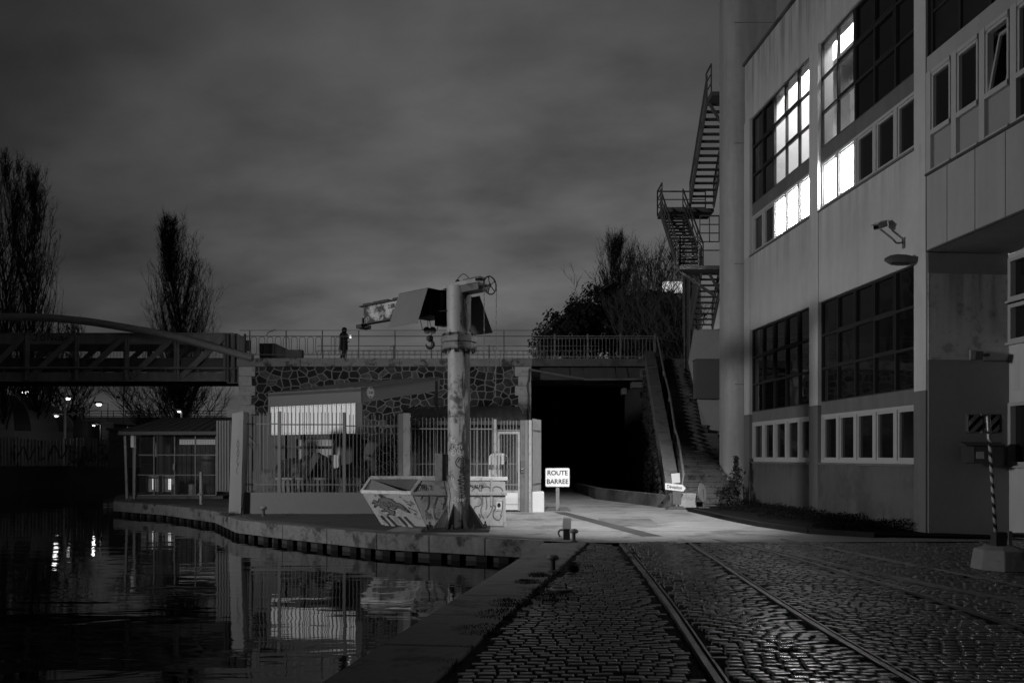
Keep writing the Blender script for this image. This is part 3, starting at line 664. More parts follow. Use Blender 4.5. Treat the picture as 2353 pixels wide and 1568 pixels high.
# street-style lamp head on the corner
lp = onwall(2112, 592); lam = thing('wall_lamp', 'unlit lamp head shaped like a flattened drop below the cctv camera at the corner', 'wall lamp', lp)
hd = (Vector((-.80,.25,.0))).normalized(); T = Matrix.Translation(lp + hd*.36 + Vector((0,0,-.02))) @ Matrix.Rotation(math.atan2(hd.y,hd.x),4,'Z') @ Matrix.Rotation(R(-5),4,'Y')
a = MB(); prof_ = [(.02,-.34),(.07,-.28),(.12,-.1),(.13,.08),(.10,.24),(.03,.35)]
a.lathe((0,0,0), [(r_, z_) for r_, z_ in prof_], 14, Matrix.Diagonal((.62,1.0,1,1)).to_4x4()); M2 = T @ Matrix.Rotation(R(90),4,'Y') @ Matrix.Rotation(R(90),4,'Z')
a.v = [M2 @ v for v in a.v]; a.build('lamp_housing', mat('lamp_shell',.08,.5,.1,2,.02), lam, smooth=True)
a = MB(); a.box((-.16,-.09,-.10),(.20,.09,-.07), T); a.build('lamp_glass', mat('lamp_lens',.02,.6,.1,2,.0), lam)
a = MB(); a.bar(lp+out*-.01, lp+hd*.1, .05,.06); a.tube([lp+Vector((.0,-.02,0)), lp+Vector((.03,-.1,.08)), lp+Vector((.06,-.25,.14))], .012, 5); a.build('bracket', dark_st, lam)
# wall lamp and post box on the end wall
Yw = 17.80
p = P(2240,815,Yw); o = thing('floodlight', 'small dark floodlight on the shaded end wall above the letter box', 'floodlight', p)
a = MB(); a.box((-.09,-.16,-.09),(.09,-.02,.09), Matrix.Translation(p) @ Matrix.Rotation(R(12),4,'X')); a.build('housing', dark_st, o, bevel=.015)
a = MB(); a.box((.09,-.05,-.03),(.28,.03,.03), Matrix.Translation(p)); a.build('junction_box', dark_st, o); a = MB(); a.box((-.11,-.02,-.10),(.02,.03,.11), Matrix.Translation(p)); a.build('wall_plate', conc, o)
p = P(2256,1042,Yw-.12); o = thing('letter_box', 'wide dark letter box with a pale sticker on the end wall', 'letter box', p)
a = MB(); a.box((-.40,-.12,-.20),(.40,.10,.18), Matrix.Translation(p)); a.build('box_body', mat('letter_box_paint', .05,.5,.2,3,.05), o, bevel=.01)
a = MB(); a.prism([p+Vector((-.43,-.16,.18)),p+Vector((-.43,.1,.18)),p+Vector((-.43,.1,.26))],(.86,0,0)); a.build('lid', dark_st, o)
a = MB(); a.box((-.20,-.126,-.10),(-.03,-.121,.05), Matrix.Translation(p)); a.build('sticker', mat('old_sticker', .35,.8,.2,8,.0), o)
a = MB(); a.box((-.38,-.127,-.18),(-.24,-.121,.16), Matrix.Translation(p)); a.build('slot_panel', plaster_dk, o)

# ================================================================== TOWER, FIRE ESCAPE, STAIRS
root = thing('stair_tower', 'tall windowless concrete stair tower with a rounded corner at the far end of the factory', 'tower', (7.6,29.2,0))
a = MB(); x0 = 7.50; y0 = 28.85; r_ = .55; pts = []
for i in range(9):
    t = R(180 + 90*i/8); pts.append((x0+r_+r_*math.cos(t), y0+r_+r_*math.sin(t), -.1))
pts += [(9.22,y0,-.1),(9.22,29.9,-.1),(x0,29.9,-.1)]
a.prism(pts, (0,0,26)); a.build('shaft', towerc, root, smooth=True)
a = MB()
for z in (4.2,8.4,12.6,16.8): a.box((7.75,y0-.004,z),(9.2,y0+.01,z+.015))
a.build('joint_line', conc_dk, root)

def stair_flight(mb, p, q, width, xdir, n, tw=.24, stringer=.22, strm=None):
    p = Vector(p); q = Vector(q); xd = Vector(xdir)
    for i in range(n):
        c = p + (q-p)*((i+.5)/n); d = (q-p); d.z = 0; d.normalize()
        a_ = c - d*tw/2; b_ = c + d*tw/2
        mb.hexa([a_, b_, b_+xd*width, a_+xd*width], [v+Vector((0,0,.035)) for v in (a_, b_, b_+xd*width, a_+xd*width)])
def rail_sys(mb, pts, h=1.0, mids=2, post=.035, step=1.2):
    pts = [Vector(p) for p in pts]
    for a_, b_ in zip(pts, pts[1:]):
        for k in range(mids+1):
            z = Vector((0,0,h*(1-k*.33))); mb.bar(a_+z, b_+z, .035 if k else .05, .035 if k else .05)
        n = max(1, int((b_-a_).length/step))
        for i in range(n+1): c = a_+(b_-a_)*(i/n); mb.bar(c, c+Vector((0,0,h)), post, post)
esc = thing('fire_escape', 'dark steel fire escape zigzagging up the side of the stair tower', 'fire escape', (7.2,32.5,6.8))
# top flight
T1 = Vector((7.32,31.0,15.0)); B1 = Vector((7.32,34.0,11.95))
def flight(p, q, x0, x1, n):
    s = MB(); stair_flight(s, (x0,p[0],p[1]), (x0,q[0],q[1]), x1-x0, (1,0,0), n); s.build('treads', escape_st, esc)
    for x in (x0-.03, x1+.03):
        g_ = MB(); g_.bar((x,p[0],p[1]),(x,q[0],q[1]),.05,.26); g_.build('stringer', escape_st, esc)
        g_ = MB(); rail_sys(g_, [(x,p[0],p[1]),(x,q[0],q[1])], .95, 2, .04, 1.1); g_.build('handrail', escape_st, esc)
flight((34.0,11.95),(31.0,15.0), 7.34, 8.25, 15)
flight((31.2,8.75),(34.9,12.0), 6.30, 7.18, 17)
flight((33.2,6.85),(31.3,8.70), 7.20, 8.0, 10)
def landing(x0,x1,y0_,y1_,z, sides, m_=None):
    g_ = MB(); g_.box((x0,y0_,z-.14),(x1,y1_,z)); g_.build('landing', m_ or escape_st, esc)
    g_ = MB(); rail_sys(g_, sides, 1.05, 3, .045, 1.1); g_.build('guard_rail', m_ or escape_st, esc)
landing(7.30,8.4,30.2,31.1,15.0,[(7.30,30.3,15.0),(7.30,31.1,15.0)])
landing(6.24,8.4,34.4,35.5,12.0,[(6.24,34.4,12.0),(6.24,35.5,12.0),(8.3,35.5,12.0)])
landing(6.22,8.4,30.6,31.6,8.75,[(6.9,30.6,8.75),(6.22,30.6,8.75),(6.22,31.2,8.75)], grey_st)
g_ = MB()
for (a_, b_) in (((6.3,34.6,11.9),(7.6,34.6,10.6)),((7.5,31.4,8.6),(8.3,31.4,7.2)),((7.35,30.9,14.9),(8.2,30.9,13.5)),((7.35,35.4,11.9),(7.35,35.4,6.8)),((8.2,31.5,15),(8.2,31.5,6.8)),((6.3,31.0,8.6),(7.6,31.0,7.7)),((7.6,34.9,10.8),(7.9,34.9,6.8))): g_.bar(a_, b_, .09, .09)
g_.build('brace', escape_st, esc)
g_ = MB(); rail_sys(g_, [(7.2,31.7,9.9),(8.3,31.7,9.9)], 1.0, 4, .03, .3); g_.build('mesh_panel', escape_st, esc)

# stone staircase up to the bridge
st = thing('stone_staircase', 'long dark stone staircase climbing beside the underpass to the bridge', 'staircase', (6.2,27.3,0))
N_ = 37; s = MB()
for i in range(N_):
    t = i/N_; t2 = (i+1)/N_; y0_ = 27.4+12.9*t; y1_ = 27.4+12.9*t2; z = 6.4*t2
    xl = 5.62 + 1.85*t; xr = xl + (1.35 if t > .38 else 2.05 - t*.9)
    s.box((xl, y0_, z-.5 if i else -.1),(xr, y1_+.25, z)); s.box((xl,y0_-.03,z-.05),(xr,y0_+.1,z+.004))
s.build('steps', stairs_m, st)
par = MB()
for i in range(6):
    t = i/6; t2 = (i+1)/6 - .004
    def sec(t): 
        c = Vector((5.10+1.28*t, 27.2+12.6*t, .55+6.25*t)); return [c+Vector((0,0,-.75)), c+Vector((.46,0,-.75)), c+Vector((.46,0,0)), c+Vector((0,0,0))]
    a0 = sec(t); a1 = sec(t2); par.add(a0+a1, [(0,1,2,3),(7,6,5,4),(0,4,5,1),(1,5,6,2),(2,6,7,3),(3,7,4,0)])
par.build('parapet', parapet_m, st)
w = MB(); w.add([(5.14,27.25,-.1),(6.40,39.8,-.1),(6.40,39.8,6.1),(5.14,27.25,.05),(5.60,27.25,-.1),(6.8,39.8,-.1),(6.8,39.8,6.1),(5.6,27.25,.05)], [(0,1,2,3),(7,6,5,4),(0,3,7,4),(1,5,6,2),(3,2,6,7),(0,4,5,1)])
w.build('retaining_wall', ivy_wall, st)
hr = MB(); hp = [Vector((5.62+1.28*t+.25*t, 27.3+12.5*t, 1.30+6.1*t)) for t in np.linspace(0,1,20)]
hp = [P(1570,1088,27.3), P(1558,1010,30.6), P(1550,980,31.6), P(1538,905,34.4), P(1525,850,37.0), P(1509,768,39.8)]
hr.tube(catmull([tuple(p) for p in hp],6), .045, 8)
for p in hp[:-1]: hr.bar(p, p-Vector((.12,0,.85)), .045, .045)
hr.build('handrail', bridge_st, st)
pr = MB(); pr.box((5.14,26.75,-.05),(5.98,27.2,.50)); pr.build('end_pier', conc, st, bevel=.03)
# ivy on the retaining wall
def leaves(mb, n, fn, size):
    for _ in range(n):
        p = Vector(fn()); s_ = size*rnd.uniform(.5,1.4); a_ = Vector((rnd.gauss(0,1),rnd.gauss(0,1),rnd.gauss(0,1))).normalized(); b_ = a_.orthogonal().normalized(); c_ = a_.cross(b_)
        mb.add([p-b_*s_, p-c_*s_*.6, p+b_*s_, p+c_*s_*.6], [(0,1,2,3)])
iv = MB()
def ivy_p():
    t = rnd.random()**.8; zt = max(.2, .1+6.1*t); z = rnd.random()*zt
    return (5.10+1.28*t-.03-rnd.random()*.12, 27.3+12.5*t, z)
leaves(iv, 3500, ivy_p, .06); tag(iv.build('ivy', leaf_d, fix=False, origin=(5.5,30,0)), 'dark ivy hanging on the retaining wall left of the stone staircase', 'ivy', kind='stuff')
# low plinth along the road into the underpass
pl = MB(); pp = [(5.10,26.95),(4.3,29.7),(3.35,33.2),(3.0,40)]
for a_, b_ in zip(pp, pp[1:]):
    pl.hexa([Vector((a_[0],a_[1],-.05)),Vector((b_[0],b_[1],-.05)),Vector((b_[0]+.3,b_[1],-.05)),Vector((a_[0]+.3,a_[1],-.05))],[Vector((a_[0],a_[1],.42)),Vector((b_[0],b_[1],.42)),Vector((b_[0]+.3,b_[1],.42)),Vector((a_[0]+.3,a_[1],.42))])
tag(pl.build('low_wall', conc_dk, origin=(4.5,29,0)), 'low concrete kerb wall running from the stair pier into the dark underpass', 'wall')
# white block beside the stairs
wb = thing('stair_block', 'plain pale block under the fire escape with a grey cabinet on its side', 'building', (8.2,34,0))
a = MB(); a.add([P(1594,755,33.4),P(1581,831,33.4),P(1600,915,33.2),P(1617,1004,33.0),P(1646,1030,33.0),P(1690,1030,33.0),P(1690,755,33.4)]+[p+Vector((.6,2.5,0)) for p in (P(1594,755,33.4),P(1581,831,33.4),P(1600,915,33.2),P(1617,1004,33.0),P(1646,1030,33.0),P(1690,1030,33.0),P(1690,755,33.4))],
      [(0,1,2,3,4,5,6),(13,12,11,10,9,8,7)]+[(i,(i+1)%7,7+(i+1)%7,7+i) for i in range(7)])
a.build('wall', mat('block_render', .36, .9, .1, 1, .1), wb)
p0 = P(1597,915,32.9); p1 = P(1650,828,32.9); a = MB(); a.box((p0.x,32.75,p0.z),(p1.x,33.3,p1.z)); a.box((p0.x-.03,32.7,p1.z),(p1.x,33.3,p1.z+.06)); a.build('cabinet', clad, wb)
# glass lift shaft like structure behind
a = thing('glazed_shaft', 'tall narrow mesh shaft rising left of the fire escape stairs', 'shaft', (8.2,37.5,6.4))
f = MB(); c0 = P(1572,755,38.5); c1 = P(1608,625,38.5)
for k in range(4): x = c0.x + (c1.x-c0.x)*k/3; f.bar((x,38.5,c0.z-2),(x,38.5,c1.z),.06,.06)
for k in range(6): z = c0.z-1.5+(c1.z-c0.z+1.5)*k/5; f.bar((c0.x,38.5,z),(c1.x,38.5,z+.35),.04,.04)
f.build('frame', grey_st, a); f = MB(); f.box((c0.x,38.55,c0.z-2),(c1.x,38.6,c1.z)); f.build('panel', clad_d, a)

# ================================================================== BRIDGE APPROACH (abutment) AND DECK
YA = 39.6
ab = thing('bridge_abutment', 'rubble stone bridge abutment with pale pointing and stained coping behind the sheds', 'bridge abutment', (-6,YA,0))
a = MB(); a.box((-13.0,YA+.05,-.1),(.86,43.5,5.98)); a.build('masonry', rubble, ab)
a = MB(); x = -13.15
while x < 1.0:
    w = min(rnd.uniform(1.4,1.9), 1.02-x); 
    if w < .3: break
    a.box((x,YA-.12,5.98),(x+w-.012,43.6,6.38+rnd.uniform(-.004,.004))); x += w
a.build('coping', coping_m, ab, bevel=.015)
for (xa, sgn) in ((-13.08,1),(.92,-1)):
    a = MB(); z = 5.98; k = 0
    while z > .3:
        h = .46; w = .78 if k % 2 == 0 else .62; 
        a.box((xa,YA-.03,z-h+.01),(xa+sgn*w,YA+.5,z-.004)) if sgn>0 else a.box((xa-w,YA-.03,z-h+.01),(xa,YA+.5,z-.004)); z -= h; k += 1
    a.build('quoins', stone_q, ab, bevel=.012)
a = MB(); a.box((-13.5,YA-.2,3.32),(-12.3,YA+.3,3.44)); a.build('ledge_stone', conc, ab)
# downpipe and hanging cable on the right corner
a = MB(); a.tube([P(1215,846,YA-.1),P(1214,870,YA-.1),P(1210,885,YA-.1),P(1213,905,YA-.1),P(1213,975,YA-.1)], .03, 6); a.build('pipe', grey_st, ab)
# deck over the lane, extended far back to keep the passage black
dk = thing('road_bridge', 'dark road bridge deck spanning the black underpass', 'bridge', (3.6,YA,6.0))
a = MB(); a.box((.9,YA,6.02),(6.9,60,6.38)); a.build('deck', conc_dk, dk)
a = MB(); a.box((.9,YA-.08,6.0),(6.4,YA-.002,6.34)); a.build('edge_beam', conc_dk, dk)
a = MB(); a.box((.87,43.6,-.1),(.95,60,6.0)); a.box((6.45,YA+.3,-.1),(6.9,60,6.0)); a.box((.9,60,-.1),(6.9,60.4,6.4)); a.build('underpass_wall_and_light_stop', ivy_wall, dk)  # side walls, plus an end wall added across the passage to shut out light
for k in range(4): a = MB(); a.box((.95,YA+.6+k*1.1,5.4),(6.4,YA+.8+k*1.1,6.0)); a.build('girder', dark_st, dk)
pp = thing('hanging_pipe', 'sagging pale pipe slung under the bridge across the underpass mouth', 'pipe', P(1350,862,YA-.2))
a = MB(); a.tube(catmull([tuple(P(x,y,YA-.25)) for x,y in ((1216,848),(1262,856),(1300,863),(1342,869))],5)+[tuple(P(1342,871,YA-.25)),tuple(P(1480,870,YA-.25))], .055, 8); a.build('pipe_run', grey_st, pp)
a = MB()
for x in (1285,1315,1390,1417): c = P(x,866,YA-.25); a.bar(c+Vector((0,0,-.08)), c+Vector((0,.2,.7)), .03,.03)
a.build('hanger', dark_st, pp)
a = thing('corner_stones', 'broken pale bearing stones at the right end of the underpass', 'masonry', P(1460,880,YA+.5))
s = MB(); 
for (x0_,x1_,y0_,y1_) in ((1474,1484,845,868),(1452,1483,876,890),(1430,1440,890,905)): q0 = P(x0_,y1_,YA-.1); q1 = P(x1_,y0_,YA-.1); s.box((q0.x,YA-.1,q0.z),(q1.x,YA+.6,q1.z))
s.build('stones', parapet_m, a, bevel=.03)
# railings on the bridge ------------------------------------------------
Zd = 6.38
fr = thing('bridge_railing', 'thin pale railing along the front coping of the abutment', 'railing', (-6,YA,Zd))
a = MB(); b = MB(); c = MB(); x = -12.6
xs_ = []
while x < 1.2: xs_.append(x); x += 1.745
for x in xs_: q = MB(); q.bar((x,YA+.15,Zd),(x,YA+.15,Zd+1.36),.045,.045); q.build('post', mat('bridge_rail_paint', .08, .6, .2, 4, .05), fr)
for z, w in ((1.36,.022),(1.08,.035),(.20,.035)): a.bar((-13.1,YA+.15,Zd+z),(1.6,YA+.15,Zd+z),w,w)
a.build('rails', mat('bridge_rail_paint', .08, .6, .2, 4, .05), fr)
def oblongs(mb, x0_, x1_, zlo, zhi, Y, n):
    for i in range(n):
        x = x0_+(x1_-x0_)*(i+.5)/n; w = (x1_-x0_)/n*.72; pts = []
        for t in range(9): an = math.pi*t/8; pts.append((x+w/2*math.cos(an),Y,zhi-w/2+w/2*math.sin(an)))
        for t in range(9): an = math.pi+math.pi*t/8; pts.append((x+w/2*math.cos(an),Y,zlo+w/2+w/2*math.sin(an)))
        mb.tube(pts+[pts[0]], .012, 4, cap=False)
oblongs(b, -12.6, -9.1, .2+Zd, 1.06+Zd, YA+.15, 9)
oblongs(b, -8.72, -8.05, .2+Zd, 1.06+Zd, YA+.15, 3)
for i in range(7): b.bar((-13.08+i*.075,YA+.15+ (i%2)*.05,Zd+.2),(-13.08+i*.075,YA+.15,Zd+1.06),.014,.014)
b.build('bars', mat('bridge_rail_paint', .08, .6, .2, 4, .05), fr)
w_ = MB(); w_.tube([P(612,769,YA),P(617,762,YA),P(625,760,YA),P(632,756,YA)],.02,5); w_.build('bent_wire', dark_st, fr)
rr_ = thing('bridge_railing', 'ornate railing with rings and forked bars along the far side of the abutment', 'railing', (-6,43.4,Zd))
a = MB(); b = MB(); Y2 = 43.4; x0_ = -10.2
for z in (1.10,.86,.12): a.bar((x0_,Y2,Zd+z),(4.6,Y2,Zd+z-.0),.03,.03)
a.build('rails', grey_st, rr_)
x = x0_; i = 0
while x < 4.5:
    b.bar((x,Y2,Zd+.12),(x,Y2,Zd+.70),.02,.02); b.bar((x-.07,Y2,Zd+.80),(x,Y2,Zd+.70),.016,.016); b.bar((x+.07,Y2,Zd+.80),(x,Y2,Zd+.70),.016,.016)
    b.bar((x-.09,Y2,Zd+.82),(x+.09,Y2,Zd+.82),.02,.02)
    if i % 9 == 4: b.ring((x,Y2,Zd+.97),.10,.012,(0,1,0),16,4)
    x += .30; i += 1
b.build('bars', grey_st, rr_)
for k in range(6): q = MB(); q.bar((x0_+2.5*k+1.5,Y2,Zd),(x0_+2.5*k+1.5,Y2,Zd+1.14),.07,.05); q.build('post', grey_st, rr_)
r3 = thing('bridge_railing', 'sturdy steel railing with close upright bars above the underpass', 'railing', (3.8,YA,Zd))
a = MB(); b = MB(); 
for z in (1.10,1.0,.12): a.bar((.95,YA-.02,Zd+z-.04),(6.85,YA-.02,Zd+z-.04),.05,.04)
a.build('rails', grey_st, r3); x = 1.0
while x < 6.8: b.bar((x,YA-.02,Zd-.1),(x,YA-.02,Zd+.98),.03,.03); x += .175
b.build('bars', grey_st, r3)
for x_ in (1274,1349.6,1425,1504): p = P(x_,800,YA-.02); q = MB(); q.bar((p.x,YA-.03,Zd-.1),(p.x,YA-.03,Zd+1.16),.08,.07); q.build('post', grey_st, r3)
c = MB()
for k in range(3):
    for dx in (-.95,): c.ring((P(1310+75*k,768,YA).x,YA-.02,Zd+1.12),.09,.014,(0,1,0),14,4)
c.build('ring', grey_st, r3)
# low parapet blocks at the left end of the bridge
a = thing('bin_shelter', 'dark rounded enclosure behind the left end of the bridge railing', 'enclosure', (-11.5,42,Zd))
q = MB(); p0 = P(596,822,42); p1 = P(655,788,42); pr_ = [Vector((p0.x,42,p0.z)),Vector((p0.x,42,p1.z)),Vector((p1.x-.5,42,p1.z)),Vector((p1.x-.18,42,p1.z-.15)),Vector((p1.x,42,p1.z-.5)),Vector((p1.x,42,p0.z))]
q.prism(pr_, (0,1.2,0)); q.build('shell', dark_st, a); q = MB(); q.box((p1.x+.05,42,Zd),(p1.x+.85,42.4,Zd+.72)); q.build('side_block', clad, a)

# ================================================================== STEEL FOOTBRIDGE
fb = thing('steel_footbridge', 'riveted steel truss footbridge with a big curved pipe crossing the canal', 'footbridge', (-20,YA,5))
YB = 40.0; ZT = 7.62; ZB = 5.32
XL, XR = -27.5, -13.45
for (Y, nm) in ((YB,0),(YB+2.6,1)):
    a = MB(); a.box((XL,Y-.09,ZT-.52),(XR,Y+.02,ZT)); a.box((XL,Y-.16,ZT-.03),(XR,Y+.1,ZT+.02)); a.build('top_chord', bridge_st, fb)
    a = MB(); a.box((XL,Y-.09,ZB),(XR,Y+.02,ZB+.42)); a.box((XL,Y-.2,ZB-.02),(XR,Y+.1,ZB+.03)); a.build('bottom_chord', bridge_st, fb)
    vx = [P(x,800,YB).x for x in (-165,-50,64,178,292.5,408,521)]
    for i, x in enumerate(vx):
        a = MB(); a.box((x-.13,Y-.14,ZB+.05),(x+.13,Y-.09,ZT-.05)); a.box((x-.015,Y-.22,ZB+.05),(x+.015,Y-.14,ZT-.05)); a.build('vertical', bridge_st, fb)
        if i: 
            a = MB(); a.bar((vx[i-1]+.25,Y-.15,ZB+.2),(x-.05,Y-.15,ZT-.15),.05,.30,up=(0,1,0)); 
            d_ = Vector((x-.05-vx[i-1]-.25,0,ZT-ZB-.35)).normalized(); nn = Vector((-d_.z,0,d_.x))*.13
            a2 = [Vector((vx[i-1]+.25,Y-.2,ZB+.2)),Vector((x-.05,Y-.2,ZT-.15))]
            a = MB(); a.hexa([a2[0]-nn,a2[0]+nn,a2[0]+nn+Vector((0,.06,0)),a2[0]-nn+Vector((0,.06,0))],[a2[1]-nn,a2[1]+nn,a2[1]+nn+Vector((0,.06,0)),a2[1]-nn+Vector((0,.06,0))]); a.build('diagonal', bridge_st, fb)
a = MB(); a.box((XL,YB+.05,ZB+.05),(XR,YB+2.5,ZB+.2)); 
for i in range(28): a.box((XL+i*.5,YB+.05,ZB-.02),(XL+i*.5+.12,YB+2.5,ZB+.05))
a.build('deck', dark_st, fb)
a = MB(); a.box((XL,YB-.02,ZB+1.05),(XR-.1,YB+.03,ZB+1.13)); a.box((XL,YB+.03,ZB+.45),(XR,YB+.06,ZB+1.05)); a.build('kick_panel', dark_st, fb)
a = MB()
for i in range(90): a.bar((XL+i*.155,YB+.06,ZB+1.13),(XL+i*.155,YB+.06,ZT-.5),.012,.012)
for i in range(6): a.bar((XL,YB+.06,ZB+1.25+i*.1),(XR,YB+.06,ZB+1.25+i*.1),.012,.012)
a.build('mesh_guard', dark_st, fb)
a = MB(); a.tube([(XL,YB-.3,ZB+.62),(-13.1,YB-.3,ZB+.60)], .06, 8)
for i in range(10): a.bar((XL+i*1.55,YB-.3,ZB+.6),(XL+i*1.55+.1,YB-.3,ZB+.15),.03,.03)
a.build('service_pipe', bridge_st, fb)
# rounded end portal
a = MB(); p0 = P(521,880,YB-.25); p1 = P(566,765,YB-.25)
arc = [Vector((p0.x,YB-.25,p0.z)),Vector((p0.x,YB-.25,p1.z)),Vector((p1.x-.45,YB-.25,p1.z)),Vector((p1.x-.12,YB-.25,p1.z-.18)),Vector((p1.x,YB-.25,p1.z-.5)),Vector((p1.x,YB-.25,p0.z+1.1)),Vector((p1.x-.25,YB-.25,p0.z+.9)),Vector((p1.x-.25,YB-.25,p0.z))]
a.prism(arc, (0,.10,0)); a.build('end_portal', bridge_st, fb)
for dx in (.12,.42,.9): 
    a = MB(); a.box((p0.x+dx-.03,YB-.42,p0.z+.05),(p0.x+dx+.03,YB-.25,p1.z-.04)); a.build('stiffener', dark_st, fb)
a = MB(); a.tube(catmull([tuple(P(x,y,YB-.55)) for x,y in ((-220,750),(-110,735),(0,728),(96,729),(193,737),(289,752),(386,770),(482,795),(580,822))],6), .18, 14); a.build('arched_pipe', mat('pipe_paint', .25,.6,.15,1,.08,streak=.15), fb, smooth=True)
TJ = face_T(P(112,776,YB-.093), (1,0,0), (0,0,1))
def plane_fn(o, r, u): o = Vector(o); r = Vector(r); u = Vector(u); return lambda x, y: o + r*x + u*y
s = MB(); fn = plane_fn(P(75,776,YB-.10), (1,0,0), (0,0,1)); k = YB/F
def sc(l): return [[(x*k, -y*k) for x, y in ln] for ln in l]
strokes(s, sc([[(4,-8),(12,-8)],[(9,-8),(8,4),(2,6),(-1,2)],[(24,-7),(18,-2),(20,5),(27,3),(29,-3),(24,-7)],[(35,6),(36,-8),(45,5),(46,-8)],[(57,-2),(52,0),(53,5),(58,4)],[(68,-2),(62,-2),(61,4),(67,3),(69,-5),(69,6)],[(73,0),(78,0)]]), fn, .045)
s.build('graffiti', paint_k, fb)

# ================================================================== YARD: fence, sheds, workshop
def fence_panel(label, p, q, z0, z1, pitch, rails, post=None, bar_w=.018):
    p = Vector(p); q = Vector(q); o = thing('bar_fence', label, 'fence', (p.x, p.y, 0), 0, 'steel bar fence panels of the yard')
    d = q-p; ln = d.length; n = max(2, int(ln/pitch)); a = MB(); b = MB()
    for i in range(n+1): c = p+d*(i/n); a.bar(c+Vector((0,0,z0)), c+Vector((0,0,z1+rnd.uniform(-.004,.004))), bar_w, bar_w)
    a.build('bars', fence_st, o)
    for z in rails: b.bar(p+Vector((0,-.02,z)), q+Vector((0,-.02,z)), .035, .035)
    b.build('rails', fence_st, o)
    for c in (post or []):
        m_ = MB(); m_.bar(Vector((c[0],c[1],c[2])), Vector((c[0],c[1],c[3])), c[4], c[4]); m_.build('post', fence_st, o)
    return o
YF = 24.6
lw = thing('low_yard_wall', 'low grey rendered wall below the bar fence between the leaning plate and the skip', 'wall', (-5,YF,0))
a = MB(); a.box((-8.0,YF-.12,-.05),(-.55,YF+.12,.63)); a.build('wall', wall_low, lw, bevel=.015)
PX = lambda x: (x-CX)/F*YF
fence_panel('bar fence from the leaning steel plate to the first thick post', (-7.95,YF,0), (PX(640),YF,0), .63, 3.0, .107, (.86,2.66), [(PX(642),YF,.6,3.03,.09)])
fence_panel('bar fence in front of the white corrugated panel', (PX(645),YF,0), (PX(789),YF,0), .63, 3.0, .107, (.86,2.64), [(PX(791),YF,.6,3.0,.09)])
fence_panel('bar fence between the white panel and the broad upright plate', (PX(794),YF,0), (PX(913),YF+.1,0), .63, 2.93, .107, (.86,2.6))
fence_panel('bar fence partly hidden by the crane column', (PX(944),YF+.15,0), (PX(1130),25.0,0), .4, 2.86, .107, (1.0,2.52))
bp_ = thing('broad_gatepost', 'broad pale steel upright with a dark fold in the fence, left of the crane column', 'gate post', (PX(929),YF,0))
a = MB(); a.box((PX(927),YF-.08,-.05),(PX(942),YF+.18,2.98)); a.build('face_plate', light_st, bp_); a = MB(); a.box((PX(915),YF+.02,-.05),(PX(927)-.003,YF+.18,2.98)); a.build('side_plate', clad, bp_)
a = thing('steel_plate_post', 'tall leaning steel plate with a chain tag at the canal end of the yard wall', 'gate post', (-8.1,24.3,0))
m_ = MB(); Yp = 24.25
m_.hexa([P(525,1178,Yp),P(553,1182,Yp),P(553,1182,Yp)+Vector((0,.5,0)),P(525,1178,Yp)+Vector((0,.5,0))],[P(533,949,Yp),P(559,944.5,Yp),P(559,944.5,Yp)+Vector((0,.5,0)),P(533,949,Yp)+Vector((0,.5,0))])
m_.build('plate', mat('plate_paint', .20,.6,.1,1.5,.08,streak=.15), a)
m_ = MB(); fn = plane_fn(P(545,1010,Yp-.006), (Yp/F,0,0), (0,0,-Yp/F)); strokes(m_, [[(2,0),(-1,8),(1,18),(4,10),(2,0)],[(2,20),(-1,30),(1,38),(4,30),(2,20)],[(1,40),(-1,50),(2,58),(4,50)],[(2,60),(-2,68),(0,78)]], fn, .9); m_.build('graffiti', paint_k, a)
cw = thing('cladding_screen', 'tall grey corrugated screen between the mesh shed and the leaning plate', 'screen', (-9.6,27,0))
m_ = MB(); q0 = P(497,1128,28); q1 = P(529,965,28); n_ = 5
for i in range(n_):
    xa = q0.x+(q1.x-q0.x)*i/n_; xb = q0.x+(q1.x-q0.x)*(i+1)/n_; m_.box((xa,28-.0,q0.z),(xb-.04,28.08,q1.z)); m_.box((xb-.04,28.03,q0.z),(xb,28.1,q1.z))
m_.build('sheet', clad, cw)
fs = thing('bent_tube_frame', 'bent square tube frame standing behind the bars beside the leaning plate', 'frame', P(580,1128,25.6))
m_ = MB(); Yq = 25.6
for dx, dz in ((0,0),(-17,13)):
    m_.bar(P(558+0,990+dz,Yq),P(592+dx,1024+dz*.3,Yq),.10,.08); m_.bar(P(592+dx,1024+dz*.3,Yq),P(592+dx,1128,Yq),.10,.08)
m_.bar(P(557,1026,Yq),P(592,1026,Yq),.06,.08); m_.bar(P(555,1097,Yq),P(597,1097,Yq),.06,.08); m_.build('tubes', dark_st, fs)

